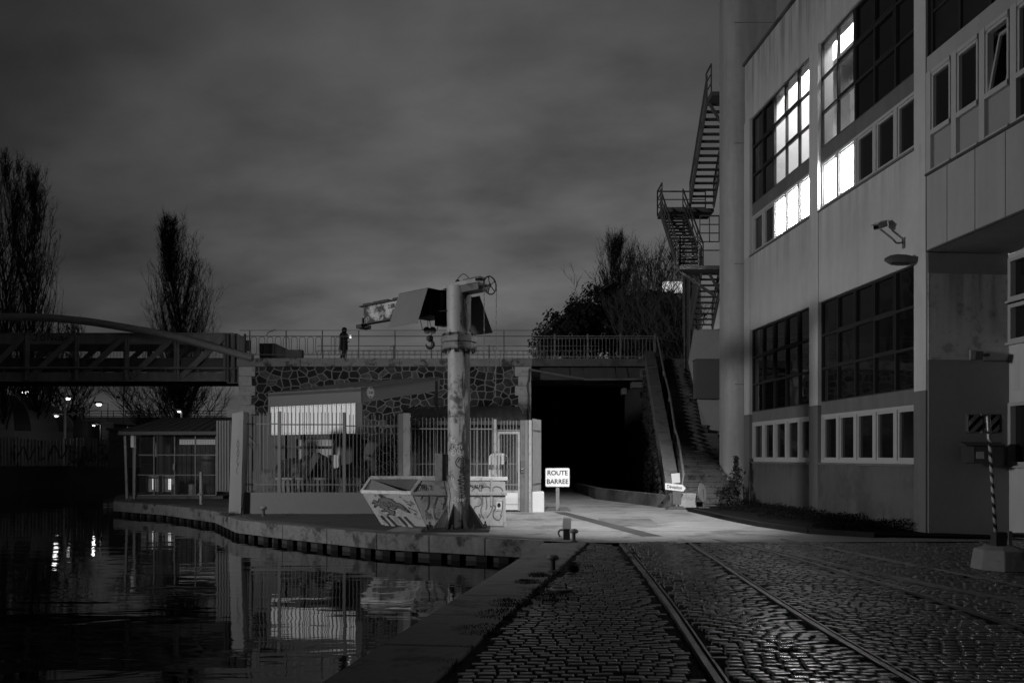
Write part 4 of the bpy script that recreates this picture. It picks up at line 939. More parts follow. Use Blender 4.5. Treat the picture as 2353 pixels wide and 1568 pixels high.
# gate
gt = thing('yard_gate', 'narrow pale steel gate with upright bars and a solid lower panel', 'gate', (PX(1165),25.1,0)); Yg = 25.3
gx = lambda x: (x-CX)/F*Yg
zz = lambda y: EYE-(y-HY)/F*Yg
q = MB(); q.bar((gx(1137),Yg,-.02),(gx(1137),Yg,2.83),.09,.09); q.build('post', light_st, gt)
q = MB(); q.box((gx(1195),Yg-.05,-.02),(gx(1205),Yg+.10,2.80)); q.build('post', conc_dk, gt); q = MB(); q.box((gx(1205)+.003,Yg-.03,-.02),(gx(1213),Yg+.1,2.80)); q.build('post', clad, gt); q = MB(); q.box((gx(1214),Yg-.12,-.02),(gx(1221),Yg-.02,2.80)); q.build('post', light_st, gt)
q = MB(); a0, a1 = gx(1143), gx(1194); t_ = .06
q.box((a0,Yg-.02,zz(1172)),(a0+t_,Yg+.03,zz(990))); q.box((a1-t_,Yg-.02,zz(1172)),(a1,Yg+.03,zz(990))); q.box((a0+t_,Yg-.02,zz(996)),(a1-t_,Yg+.03,zz(990))); q.box((a0+t_,Yg-.02,zz(1130)),(a1-t_,Yg+.03,zz(1125))); q.build('frame', light_st, gt)
q = MB(); q.box((a0+t_,Yg-.01,zz(1170)),(a1-t_,Yg+.02,zz(1130)-.0)); q.build('lower_panel', mat('gate_panel', .45,.6,.06,1,.03), gt); q = MB(); q.box((a0+t_,Yg-.016,zz(1158)),(a1-t_,Yg-.011,zz(1157))); q.build('seam', dark_st, gt)
q = MB()
for i in range(6): x = a0+t_+(a1-a0-2*t_)*(i+.5)/6; q.bar((x,Yg,zz(1125)),(x,Yg,zz(965)),.02,.02)
q.bar((a0,Yg,zz(1112)),(a1,Yg,zz(1112)),.03,.03); q.bar((a0,Yg,zz(987)),(a1,Yg,zz(987)),.03,.03); q.build('bars', fence_st, gt)
q = MB(); q.box((a1+.02,Yg-.09,zz(1086)),(a1+.14,Yg-.052,zz(1056))); q.build('lock_case', dark_st, gt, bevel=.01); q = MB(); q.bar((a1+.03,Yg-.13,zz(1077)),(a1+.11,Yg-.13,zz(1075)),.025,.025); q.build('handle', metal_s, gt)
o = fence_panel('short return of the bar fence right of the gate, turning towards the underpass', (gx(1224),25.3,0), (gx(1243)+.02,26.3,0), .62, 2.85, .12, (.85,2.5), [(gx(1243),26.3,.6,2.85,.06)], .03)
wk = thing('white_block', 'low white concrete block under the fence return beside the road closed sign', 'concrete block', G(1235,1175))
q = MB(); q.box((gx(1222),25.15,-.02),(gx(1249.6),25.9,.62)); q.build('block', conc_w, wk, bevel=.03)

# workshop with canopy
ws = thing('workshop', 'grey clad workshop with a roller shutter behind the bar fence', 'workshop', (-7,31.5,0))
Yw = 31.5; wx = lambda x: (x-CX)/F*Yw; wz = lambda y: EYE-(y-HY)/F*Yw
q = MB(); q.box((wx(553),Yw,-.05),(wx(655),Yw+2,3.25)); i = 0; x = wx(553)
while x < wx(655): q.box((x,Yw-.035,-.05),(x+.12,Yw-.002,3.25)); x += .34
q.build('clad_wall', clad, ws)
q = MB(); q.box((wx(655),Yw+.1,2.35),(wx(808),Yw+2,3.3)); q.box((wx(655),Yw+.1,-.05),(wx(679),Yw+2,2.35)); q.box((wx(779),Yw+.1,-.05),(wx(808),Yw+2,2.35)); q.build('wall', clad_d, ws)
q = MB(); z = 0.0
while z < 2.35: q.box((wx(679)+.002,Yw+.2,z),(wx(779)-.002,Yw+.24,z+.055)); q.box((wx(679)+.002,Yw+.215,z+.055),(wx(779)-.002,Yw+.25,z+.12)); z += .12
q.build('roller_shutter', mat('shutter', .5,.5,.1,2,.05), ws)
q = MB(); q.box((wx(779)-.45,Yw-.02,1.25),(wx(779)-.02,Yw+.02,1.75)); q.build('notice_board', sign_w, ws)
cn = thing('canopy', 'grey sheet canopy with a deep fascia sloping up towards the crane', 'canopy', (-4.88,26.7,0))
C0 = Vector((-4.88,26.7,3.88)); CL = Vector((-8.55,29.0,3.88)); CR = Vector((-2.62,30.0,4.54)); CF = CL+(CR-C0)
H_ = Vector((0,0,-.46)); nl = (CL-C0).normalized(); nr = (CR-C0).normalized()
q = MB(); q.hexa([C0+H_,CL+H_,CL+H_+nr*.08,C0+H_+nr*.08],[C0,CL,CL+nr*.08,C0+nr*.08]); q.build('fascia', canopy_m, cn)
q = MB(); q.hexa([C0+H_+nr*.09,CR+H_,CR+H_+nl*.08,C0+H_+nr*.09+nl*.08],[C0+nr*.09,CR,CR+nl*.08,C0+nr*.09+nl*.08]); q.build('fascia', mat('canopy_side', .15,.6,.06,1.5,.03), cn)
u3 = Vector((0,0,.03)); q = MB(); q.hexa([C0-u3*3,CL-u3*3,CF-u3*3,CR-u3*3],[C0+u3,CL+u3,CF+u3,CR+u3])
for i in range(7): p = C0+(CL-C0)*(i+.5)/7+u3*1.5; q.bar(p, p+(CR-C0), .05,.03)
q.build('roof_sheet', canopy_m, cn)
q = MB(); q.bar(C0+H_+nr*.05+nl*.1, Vector((C0.x,C0.y,2.40))+nr*.05+nl*.1,.2,.12); q.build('drop_frame', canopy_m, cn); q = MB(); q.bar(CL+H_-nl*.05, Vector((CL.x,CL.y,2.4))-nl*.05,.06,.06); q.build('drop_frame', canopy_m, cn)
q = MB()
for c in (CF-nl*.0+nr*-.2, CR-nr*.2, CF*.4+CL*.6): q.bar(Vector((c.x,c.y,0)), Vector((c.x,c.y,c.z-.1)), .12,.12)
q.build('post', dark_st, cn)
q = MB(); nrib = 19; outv = Vector((nl.y,-nl.x,0)); outv = -outv if outv.y > 0 else outv
base0 = C0+nl*.24; top_z = 3.43; bot_z = 2.44; Ln = (CL-C0).length-.32
for i in range(nrib):
    a_ = base0+nl*Ln*i/nrib; w1 = Ln/nrib*.68; w2 = Ln/nrib
    for (s0,s1,off) in ((0,w1,0.0),(w1,w2,-.035)):
        p = a_+nl*s0+outv*off; r2 = a_+nl*s1+outv*off; z0v = Vector((p.x,p.y,bot_z)); 
        q.hexa([Vector((p.x,p.y,bot_z)),Vector((r2.x,r2.y,bot_z)),Vector((r2.x,r2.y,bot_z))-outv*.01,Vector((p.x,p.y,bot_z))-outv*.01],[Vector((p.x,p.y,top_z)),Vector((r2.x,r2.y,top_z)),Vector((r2.x,r2.y,top_z))-outv*.01,Vector((p.x,p.y,top_z))-outv*.01])
q.build('corrugated_panel', white_sh, cn)
q = MB()
for i in range(nrib):
    for z in (2.49,3.38): c = base0+nl*(Ln*(i+.3)/nrib)+outv*.004; q.box((c.x-.012,c.y-.012,z-.012),(c.x+.012,c.y+.006,z+.012))
q.build('rivets', grey_st, cn)
# 3,50 height sign on the fascia
sr = nr; so = C0+nr*.42+Vector((0,0,-.17)); outr = Vector((nr.y,-nr.x,0)).normalized(); sgn = thing('height_limit_sign', 'round white height limit sign reading 3,50 on the canopy fascia', 'sign', so+outr*.03)
c0 = so+outr*.03; rt = -nr if (-nr).x > 0 else nr; rt = Vector((rt.x,rt.y,0)).normalized()
Td = face_T(c0, rt, (0,0,1)); q = MB(); q.lathe((0,0,0), [(.185,0),(.185,.008)], 32); q.v = [Td @ v for v in q.v]; q.build('disc', sign_w, sgn)
q = MB(); q.ring((0,0,.012), .168, .007, (0,0,1), 32, 4); q.ring((0,0,.012), .135, .004, (0,0,1), 32, 4); q.v = [Td @ v for v in q.v]; q.build('rim', grey_st, sgn)
q = MB(); q.prism([(-.035,.15,.009),(.035,.15,.009),(0,.09,.009)],(0,0,.004)); q.prism([(-.035,-.15,.009),(.035,-.15,.009),(0,-.09,.009)],(0,0,.004)); q.v = [Td @ v for v in q.v]; q.build('triangle_marks', sign_b, sgn)
text('lettering', '3,50', .135, Td @ Matrix.Translation((0,0,.011)), sign_b, sgn, bold=.003, sx=.85)
# dark lean-to at right of the canopy
def shed(name, label, loc, x0_, x1_, Yf, Yb, zf, zr, over=.25, roofm=roof_m):
    o = thing(name, label, 'shed', loc); q = MB(); n_ = max(3,int((x1_-x0_)/.33)); 
    q.hexa([Vector((x0_-over,Yf-.4,zf-.06)),Vector((x1_+over,Yf-.4,zf-.06)),Vector((x1_-over*.0,Yb,zr-.06)),Vector((x0_+over*1.6,Yb,zr-.06))],[Vector((x0_-over,Yf-.4,zf)),Vector((x1_+over,Yf-.4,zf)),Vector((x1_,Yb,zr)),Vector((x0_+over*1.6,Yb,zr))])
    for i in range(n_+1):
        t = i/n_; q.bar((x0_-over+(x1_-x0_+2*over)*t,Yf-.4,zf+.012),(x0_+over*1.6+(x1_-x0_-over*1.6)*t,Yb,zr+.012),.045,.03)
    q.build('roof', roofm, o); q = MB(); q.box((x0_-over,Yf-.45,zf-.14),(x1_+over,Yf-.4,zf-.01)); q.build('gutter', dark_st, o); return o
s2 = shed('mesh_shed', 'dark roofed mesh shed against the rubble wall, behind the crane column', (-2,30,0), -4.2, .25, 29.6, 32.0, 2.95, 3.62)
def mesh_front(o, x0_, x1_, Y, z0, z1, nx, nz, m_frame, mesh=True, pitch=.055):
    q = MB()
    for i in range(nx+1): x = x0_+(x1_-x0_)*i/nx; q.bar((x,Y,z0),(x,Y,z1),.05,.05)
    for j in range(nz+1): z = z0+(z1-z0)*j/nz; q.bar((x0_,Y-.005,z),(x1_,Y-.005,z),.045,.045)
    q.build('frame', m_frame, o)
    if mesh:
        q = MB(); x = x0_
        while x < x1_: q.bar((x,Y+.03,z0),(x,Y+.03,z1),.007,.007); x += pitch
        z = z0
        while z < z1: q.bar((x0_,Y+.03,z),(x1_,Y+.03,z),.007,.007); z += pitch
        q.build('wire_mesh', dark_st, o)
mesh_front(s2, -4.2, .2, 29.6, .05, 2.8, 6, 2, grey_st)
q = MB(); q.box((-4.2,31.8,0),(.25,31.9,3.4)); q.build('back_wall', clad_d, s2)
s1 = shed('mesh_shed', 'mesh fronted shed with a ribbed roof at the canal edge, left of the leaning plate', (-13.5,33,0), -15.25, -11.75, 33.0, 35.5, 2.68, 3.35)
q = MB(); q.bar((-15.3,32.9,0),(-15.38,32.9,2.6),.09,.09); q.bar((-15.0,32.85,-.3),(-14.95,32.85,2.6),.07,.07); q.build('corner_post', light_st, s1)
mesh_front(s1, -15.1, -11.8, 33.0, .15, 2.55, 4, 3, grey_st, True, .065)
q = MB(); q.box((-15.2,35.4,0),(-11.8,35.5,3.2)); x = -15.2
while x < -11.8: q.box((x,35.36,0),(x+.08,35.4,2.6)); x += .2
q.build('back_wall', clad_d, s1)
q = MB(); q.box((-15.3,32.9,-.05),(-11.5,35.5,.12)); q.build('floor_slab', conc_dk, s1)
q = MB(); q.box((-15.12,32.8,2.05),(-15.0,32.86,2.62)); q.build('notice_strip', sign_w, s1)
q = MB(); q.box((-14.2,35.30,2.2),(-12.2,35.35,2.42)); tag(q.build('lit_slot', emis('dim_slot_light',.6,.16), s1), 'dimly lit slot under the roof')
q = MB(); q.box((-13.5,32.92,1.15),(-13.42,32.97,1.4)); q.build('padlock_box', light_st, s1)
# things kept in the left shed
def bucket(label, x, y, r, h, m_, z=.12, grp='containers kept in the mesh shed'):
    o = thing('storage_drum', label, 'drum', (x,y,z), 0, grp); q = MB(); q.lathe((x,y,z), [(r*.9,0),(r,.05*h),(r,.48*h),(r*1.04,.5*h),(r,.52*h),(r,h)],18); q.build('drum_body', m_, o, smooth=True)
    q = MB(); q.lathe((x,y,z+h+.001), [(r*1.03,0),(r*1.03,.03),(r*.3,.05)],18); q.build('lid', light_st, o, smooth=True); return o
bucket('small grey drum, left of the three small drums on the shed floor', -13.7,33.6,.14,.40, mat('drum_a',.14,.5,.1,2,.02))
bucket('pale small drum, middle of the three on the shed floor', -13.0,33.6,.13,.42, mat('drum_b',.4,.35,.1,2,.02))
bucket('grey small drum, right of the three on the shed floor', -12.55,33.6,.13,.38, mat('drum_c',.3,.35,.1,2,.02))
bucket('big grey drum on a shelf in the right half of the shed', -12.7,34.6,.30,.75, mat('drum_d',.16,.5,.1,2,.02), .95)
for i, (x, lb) in enumerate(((-14.6,'left white cabinet with a bright vertical glint in the shed'),(-13.95,'right white cabinet with a bright vertical glint in the shed'))):
    o = thing('white_cabinet', lb, 'cabinet', (x,33.7,.12), 0, 'white cabinets in the mesh shed'); q = MB(); q.box((x-.26,33.6,.25),(x+.26,34.1,.92)); q.build('case', plastic_w, o, bevel=.02)
    q = MB(); q.box((x+.0,33.585,.35),(x+.10,33.597,.78)); tag(q.build('glint_strip', glow_soft, o), 'glowing strip added as a lamp glint')  # lamp reflection on the cabinet front put in as an emissive strip
    for dx in (-.2,.2): q = MB(); q.box((x+dx-.03,33.62,.12),(x+dx+.03,33.68,.25)); q.build('leg', dark_st, o)
o = thing('standpipe', 'pale standpipe on the quay in front of the mesh shed', 'standpipe', G(462,1160)); c = G(462,1158)
q = MB(); q.tube([(c.x,c.y,0),(c.x,c.y,1.15)],.06,10); q.build('pipe', light_st, o, smooth=True); q = MB(); q.lathe(c+Vector((0,0,.32)), [(.03,0),(.12,.02),(.12,.07),(.07,.1)],12); q.build('collar', grey_st, o)
# yard contents
def blob(mb, c, r, seed, n=10, m_=14, zs=.7, amp=.25):
    rg = random.Random(seed); vs = []; fs = []; ph = [rg.uniform(0,6.28) for _ in range(6)]
    for i in range(n+1):
        th = math.pi*.5*i/n
        for j in range(m_):
            a_ = 2*math.pi*j/m_; k_ = 1+amp*math.sin(3*a_+ph[0]+th*2)+amp*.6*math.sin(5*a_+ph[1]-th*5)+rg.uniform(-.06,.06)
            vs.append((c[0]+r[0]*k_*math.cos(a_)*math.cos(th), c[1]+r[1]*k_*math.sin(a_)*math.cos(th), c[2]+r[2]*math.sin(th)*(1+rg.uniform(-.05,.05))))
    for i in range(n):
        for j in range(m_): a_ = i*m_+j; b_ = i*m_+(j+1)%m_; fs.append((a_,b_,b_+m_,a_+m_))
    fs.append(tuple(range(m_-1,-1,-1))); mb.add(vs, fs)
Yy = 27.3; yx = lambda x: (x-CX)/F*Yy; yz = lambda y: EYE-(y-HY)/F*Yy
o = thing('ribbed_bin', 'long low bin with slanting ribs and a pale rim behind the fence', 'bin', (yx(690),Yy,0)); q = MB(); q.box((yx(636),Yy,0),(yx(778),Yy+1.3,yz(1098))); q.build('body', tarp2, o)
q = MB(); q.box((yx(633),Yy-.06,yz(1101)),(yx(781),Yy,yz(1096))); q.build('rim', light_st, o); q = MB()
for i in range(13): x = yx(640)+(yx(775)-yx(640))*i/12; q.bar((x,Yy-.03,yz(1101)-.02),(x+.04,Yy-.03,.1),.07,.05)
q.build('rib', grey_st, o)
for (lb, cx_, top, w, sd, mm) in (('dark draped tarpaulin heap left in the yard, under the shutter',662,1053,.85,3,tarp),('tallest dark tarpaulin bundle in the middle of the yard heap',712,1040,.8,5,tarp),('low dark heap of rubble bags at the right of the yard bin',800,1063,.75,8,tarp),('low mound of grey debris behind the bent tube frame',600,1078,1.0,11,tarp2)):
    c = (yx(cx_),Yy+.65,.55); q = MB(); blob(q, c, (w,.5,yz(top)-.55), sd, 8, 16, amp=.16); tag(q.build('tarpaulin_heap', mm, origin=(c[0],c[1],.55)), lb, 'heap', 'heaps in the yard')
q = MB(); q.hexa([P(693,1098,27.1),P(705,1098,27.1),P(705,1098,27.5),P(693,1098,27.5)],[P(722,1036,27.1),P(737,1044,27.1),P(737,1044,27.5),P(722,1036,27.5)]); tag(q.build('leaning_board', tarp2, origin=P(700,1098,27.2)), 'grey board leaning diagonally on the yard heap', 'board')
for x_, lb in ((629,'thin steel stake left of the yard heap'),(764,'thin steel stake right of the yard heap')):
    p = P(x_,1125,26.6); t_ = P(x_,1022,26.6); q = MB(); q.bar(p,t_,.05,.05); tag(q.build('stake', dark_st, origin=p), lb, 'stake', 'stakes in the yard')
p = P(633,1026,26.6); q = MB(); q.bar(P(632,1026,26.6),P(762,1026,26.6),.05,.07); q.bar(P(632,1029,26.65),P(762,1029,26.65),.03,.03); tag(q.build('cross_bar', dark_st, origin=p), 'horizontal dark bar tied between the two stakes', 'bar')
o = thing('yard_cabinet', 'pale square cabinet behind the fence above the skip', 'cabinet', (yx(838),28,0)); q = MB(); q.box((yx(822),28,0),(yx(853),28.5,1.58)); q.build('case', clad, o, bevel=.01); q = MB(); q.box((yx(836),27.96,.1),(yx(838),27.995,1.58)); q.build('corner_trim', light_st, o)
o = thing('wire_crate', 'grey wire sided crate behind the fence left of the cabinet', 'crate', (yx(802),26.6,0)); q = MB()
for i in range(6): q.bar((yx(788)+i*.13,26.5,.3),(yx(788)+i*.13,26.5,1.0),.03,.03)
for z in (.35,.7,1.0): q.bar((yx(788),26.5,z),(yx(788)+.68,26.5,z),.03,.03)
q.build('frame', dark_st, o); q = MB(); q.box((yx(789),26.55,.3),(yx(789)+.62,27.1,.98)); q.build('load', mat('crate_load', .2,.8,.2,3,.1), o)
# arch of a dark tunnel shape left of the mesh shed
o = thing('arched_hood', 'grey arched hood over a dark opening behind the fence, right of the canopy', 'hood', (yx(880),29,0)); q = MB(); Yh = 29.0
for rr0, m__ in ((1,0),):
    pts_o = [(Vector((-4.45+.75*math.cos(R(180-90*i/8)),Yh,1.75+.78*math.sin(R(180-90*i/8))))) for i in range(9)]; pts_i = [(Vector((-4.45+.45*math.cos(R(180-90*i/8)),Yh,1.65+.5*math.sin(R(180-90*i/8))))) for i in range(9)]
    for i in range(8): q.hexa([pts_o[i],pts_o[i+1],pts_i[i+1],pts_i[i]],[p+Vector((0,.8,0)) for p in (pts_o[i],pts_o[i+1],pts_i[i+1],pts_i[i])])
q.box((-5.2,Yh,0),(-4.9,Yh+.8,1.75)); q.build('arch', clad_d, o)
# white tank
o = thing('plastic_tank', 'tall white plastic tank with rounded shoulders behind the gate', 'tank', (-.45,27.0,0)); q = MB(); Yt = 27.2; tx = lambda x: (x-CX)/F*Yt; tz = lambda y: EYE-(y-HY)/F*Yt
a0, a1 = tx(1121), tx(1167); zt = tz(1040); pts_ = [(a0,.1),(a1,.1),(a1,zt-.18),(a1-.06,zt-.05),(a1-.18,zt),(a0+.18,zt),(a0+.06,zt-.05),(a0,zt-.18)]
q.prism([(x,Yt,z) for x,z in pts_],(0,.7,0)); q.build('tank_body', plastic_w, o, bevel=.04); q = MB(); q.lathe(((a0+a1)/2+.02,Yt+.3,zt), [(.09,0),(.09,.06),(.05,.08)],14); q.build('cap', dark_st, o); q = MB(); q.bar((a0+.15,Yt-.015,zt-.75),(a1-.03,Yt-.015,zt-.28),.03,.05); q.build('strap', grey_st, o)
q = MB(); q.lathe((-1.9,30.4,.1), [(.5,0),(.62,.2),(.62,1.1),(.5,1.3),(.2,1.38)],20); tag(q.build('round_tank', mat('tank_grey',.12,.6,.1,2,.03), origin=(-1.9,30.4,0), smooth=True), 'round grey tank seen dimly through the mesh shed left of the column', 'tank')
q = MB(); q.box((-2.02,29.68,1.62),(-1.84,29.74,1.83)); tag(q.build('lit_lantern', glow_soft, origin=(-1.93,29.7,1.62)), 'small bright lantern glowing through the mesh left of the crane column', 'lantern')

# ================================================================== CRANE
CXc, CYc = -1.233, 19.2
cr = thing('jib_crane', 'rusty white quayside jib crane with a sheet metal hood and graffiti on its column', 'crane', (CXc,CYc,0))
cc_ = Vector((CXc,CYc,0)); J = Vector((-.742,.671,0)).normalized(); Nn = Vector((-.671,-.742,0)).normalized()
def CT(t, n_, z): return cc_ + J*t + Nn*n_ + Vector((0,0,z))
# shade on the column's right side put into the colour, broken by streaks
crane_col = crane_p.copy(); crane_col.name = 'crane_column_shaded_paint'; n = crane_col.node_tree.nodes; l = crane_col.node_tree.links; bs = n['Principled BSDF']
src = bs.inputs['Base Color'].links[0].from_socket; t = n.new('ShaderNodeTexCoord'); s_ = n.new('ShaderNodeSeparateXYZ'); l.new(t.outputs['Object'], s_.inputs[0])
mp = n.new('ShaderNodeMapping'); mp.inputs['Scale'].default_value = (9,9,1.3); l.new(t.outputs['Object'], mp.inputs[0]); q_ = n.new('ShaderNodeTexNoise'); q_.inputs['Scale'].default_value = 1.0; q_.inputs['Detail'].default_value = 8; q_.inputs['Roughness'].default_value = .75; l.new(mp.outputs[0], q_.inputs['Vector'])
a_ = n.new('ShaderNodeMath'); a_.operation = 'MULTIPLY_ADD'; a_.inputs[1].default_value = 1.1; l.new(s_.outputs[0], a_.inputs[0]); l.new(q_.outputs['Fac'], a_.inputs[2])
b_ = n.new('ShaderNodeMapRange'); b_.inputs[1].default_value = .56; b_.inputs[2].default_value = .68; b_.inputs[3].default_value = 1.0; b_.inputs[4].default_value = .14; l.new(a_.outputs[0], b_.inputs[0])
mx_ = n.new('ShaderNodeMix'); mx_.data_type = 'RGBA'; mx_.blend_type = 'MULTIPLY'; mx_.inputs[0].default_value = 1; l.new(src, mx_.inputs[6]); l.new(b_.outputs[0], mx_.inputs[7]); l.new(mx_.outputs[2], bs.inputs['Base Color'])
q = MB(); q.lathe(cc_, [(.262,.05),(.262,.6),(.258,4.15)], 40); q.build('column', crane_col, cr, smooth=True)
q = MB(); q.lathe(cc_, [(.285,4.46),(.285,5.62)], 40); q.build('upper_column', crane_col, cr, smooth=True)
q = MB(); q.lathe(cc_, [(.40,4.16),(.42,4.20),(.42,4.30),(.39,4.32),(.42,4.34),(.42,4.46),(.36,4.50),(.29,4.56)], 8); q.build('slewing_collar', mat('collar_paint', .15,.6,.5,2.5,.2,stain=.7,stain_scale=3), cr)
for i in range(12):
    a_ = 2*math.pi*i/12
    q = MB(); q.lathe(cc_+Vector((.37*math.cos(a_),.37*math.sin(a_),4.10)), [(.028,0),(.028,.07)], 6); q.build('bolt', crane_bk, cr)
    q = MB(); q.lathe(cc_+Vector((.37*math.cos(a_),.37*math.sin(a_),4.5)), [(.025,-.05),(.025,.03)], 6); q.build('bolt', crane_bk, cr)
q = MB(); q.box((CXc-.80,CYc-.72,.0),(CXc+.72,CYc+.5,.055)); q.build('base_plate', crane_bk, cr, bevel=.01)
for i in range(8):
    a_ = R(22+45*i); d = Vector((math.cos(a_),math.sin(a_),0)); s_ = Vector((-d.y,d.x,0))*.012; q = MB()
    q.prism([cc_+d*.25+s_+Vector((0,0,.055)), cc_+d*.62+s_+Vector((0,0,.055)), cc_+d*.60+s_+Vector((0,0,.10)), cc_+d*.25+s_+Vector((0,0,.62))], -2*s_); q.build('gusset', crane_bk if i in (5,6,7,0) else crane_p, cr)  # front and right gussets coloured dark to stand for their shaded side
for (x,y) in ((-.68,-.6),(-.1,-.62),(.38,-.6),(.62,-.3),(-.7,.2),(.6,.35)): q = MB(); q.lathe(cc_+Vector((x,y,.056)), [(.045,0),(.045,.038),(.022,.04),(.022,.11)],8); q.build('anchor_bolt', crane_bk, cr)
# jib I-beam
q = MB(); T0, T1_ = -.1, 3.55
def slab(mb, t0, t1, n0, n1, z0, z1): mb.hexa([CT(t0,n0,z0),CT(t1,n0,z0),CT(t1,n1,z0),CT(t0,n1,z0)],[CT(t0,n0,z1),CT(t1,n0,z1),CT(t1,n1,z1),CT(t0,n1,z1)])
slab(q, .25, T1_, -.006, .006, 5.14, 5.585); q.build('jib_web', mat('jib_web_rust', .30,.6,.4,1.6,.15,stain=.97,stain_scale=2.6,sthr=.46), cr)
q = MB(); slab(q, .25, T1_+.08, -.10, .10, 5.585, 5.61); slab(q, .25, T1_, -.09, .09, 5.12, 5.14)
slab(q, T1_-.1, T1_+.12, -.16, .16, 5.02, 5.12); slab(q, T1_-.02, T1_+.02, -.05, .05, 5.12, 5.3)
for t in (2.0,2.5,2.8,3.2): slab(q, t, t+.28, -.05, .09, 5.61, 5.64+rnd.uniform(0,.03))
q.build('jib_flange', crane_bk, cr)
Tt = face_T(CT(2.42,.012,5.47), -J, (0,0,1)); text('lettering', '2 500', .15, Tt, sign_b, cr, bold=.003, sx=.75)
# top box, counter arm, wheel
q = MB(); slab(q, -.72, .35, -.19, .19, 5.60, 5.70); q.build('head_plate', light_st, cr, bevel=.008)
q = MB(); slab(q, -.80, -.12, -.17, .17, 5.44, 5.60); slab(q, -.78, -.25, -.10, .12, 5.70, 5.75); q.build('trolley_box', mat('rusty_box', .06,.6,.5,3,.2,stain=.6,stain_scale=5), cr, bevel=.008)
wc = CT(-.98,-.02,5.53); q = MB(); q.ring(wc,.20,.018,J,28,6); q.lathe(wc,[(.03,-.04),(.03,.04)],8)
for i in range(5): a_ = 2*math.pi*i/5; q.bar(wc, wc+Nn*.2*math.cos(a_)+Vector((0,0,.2*math.sin(a_))),.022,.012,up=J)
q.bar(wc, CT(-.6,-.02,5.53),.04,.04); q.build('hand_wheel', crane_bk, cr)
q = MB()
for n_, zb in ((.19,3.55),(-.21,3.0)):
    z = 5.5; pz = wc+Nn*n_
    pts__ = [pz+Vector((.004*math.sin(i*2.1)+ (.0 if n_>0 else -.02*i/40),0,-(5.5-zb)*i/40)) for i in range(41)]
    q.tube(pts__, [(.011 if i%2 else .006) for i in range(41)], 4)
q.build('chain', dark_st, cr)
q = MB(); tp = CT(-.1,.0,5.72); q.tube(catmull([tuple(tp+Vector((-.1,0,0))),tuple(tp+Vector((-.08,0,.10))),tuple(tp+Vector((.03,0,.19))),tuple(tp+Vector((.14,0,.12))),tuple(tp+Vector((.20,0,-.03)))],5),.009,5); q.lathe(tp+Vector((-.1,0,-.01)),[(.05,0),(.05,.05),(.03,.07)],8); q.build('cable_loop', crane_bk, cr)
q = MB(); hp_ = P(1133,770,18.95); q.bar(P(1126,771,18.93)+Vector((0,0,0)), P(1127,771,19),.02,.02); q.bar(cc_+Vector((-.55,-.12,5.04)), cc_+Vector((-.24,-.12,5.05)),.03,.03); q.build('peg', crane_bk, cr)
# hood: two sloping sheets
def hood_plate(sg):
    q = MB(); t0, t1 = .40, 1.42; nt_, nb = (.60, .92) if sg > 0 else (-.84, -1.30); zt_, zb_ = 5.56, 4.72; t0 = .40 if sg > 0 else .15; e = Nn*.008*sg
    A_ = [CT(t0,nt_,zt_),CT(t1,nt_,zt_),CT(t1,nb,zb_),CT(t0,nb,zb_)]; q.hexa(A_, [p+e for p in A_]); q.build('hood_sheet', hood_m if sg>0 else mat('hood_inner',.05,.7,.2,2,.1), cr)
hood_plate(1); hood_plate(-1)
q = MB(); slab(q,.40,1.42,-.84,.60,5.56,5.575); q.build('hood_roof', mat('hood_inner',.05,.7,.2,2,.1), cr)
q = MB(); slab(q,.55,1.2,-.18,.40,4.98,5.5); q.build('hoist_motor', crane_bk, cr, bevel=.03)
q = MB(); slab(q,.30,.50,.02,.30,4.74,5.5); q.build('electric_box', crane_bk, cr)
hc = CT(1.0,.0,4.72); q = MB()
for s_ in (-1,1): q.lathe(hc+Vector((.07*s_,0,0)), [(.07,-.03),(.085,-.02),(.07,0),(.085,.02),(.07,.03)], 20, Matrix.Rotation(R(90),3,'X').to_4x4()); 
q.build('pulley', grey_st, cr)
q = MB()
for s_ in (-1,1): q.tube([hc+Vector((.17*s_,0,0)), hc+Vector((.26*s_,.0,.38))],.008,5); q.tube([hc+Vector((.05*s_,0,0)), hc+Vector((-.04,.0,.38))],.008,5)
q.build('hoist_rope', dark_st, cr)
q = MB(); q.lathe(hc+Vector((0,0,-.20)),[(.03,-.06),(.08,-.04),(.08,.05),(.03,.08)],10); hk = [hc+Vector((.0+.09*math.cos(R(a_)),0,-.34+.09*math.sin(R(a_)))) for a_ in range(110,-200,-20)]; q.tube(hk,[.03]*4+[.035]*(len(hk)-8)+[.028,.022,.016,.01],8); q.build('hook', crane_bk, cr, smooth=True)
q = MB(); q.box((CXc-.545,CYc-.16,1.13),(CXc-.37,CYc+.12,1.76)); q.build('control_box', light_st, cr, bevel=.01); q = MB(); q.box((CXc-.368,CYc-.12,1.13),(CXc-.29,CYc+.12,1.75)); q.bar((CXc-.3,CYc,1.5),(CXc-.2,CYc,1.5),.05,.05); q.build('box_bracket', crane_bk, cr)
q = MB(); q.tube(catmull([(CXc-.33,CYc-.15,1.12),(CXc-.30,CYc-.2,.95),(CXc-.26,CYc-.22,.8),(CXc-.29,CYc-.2,.6),(CXc-.27,CYc-.2,.4)],5),.014,6); q.build('cable', crane_bk, cr)
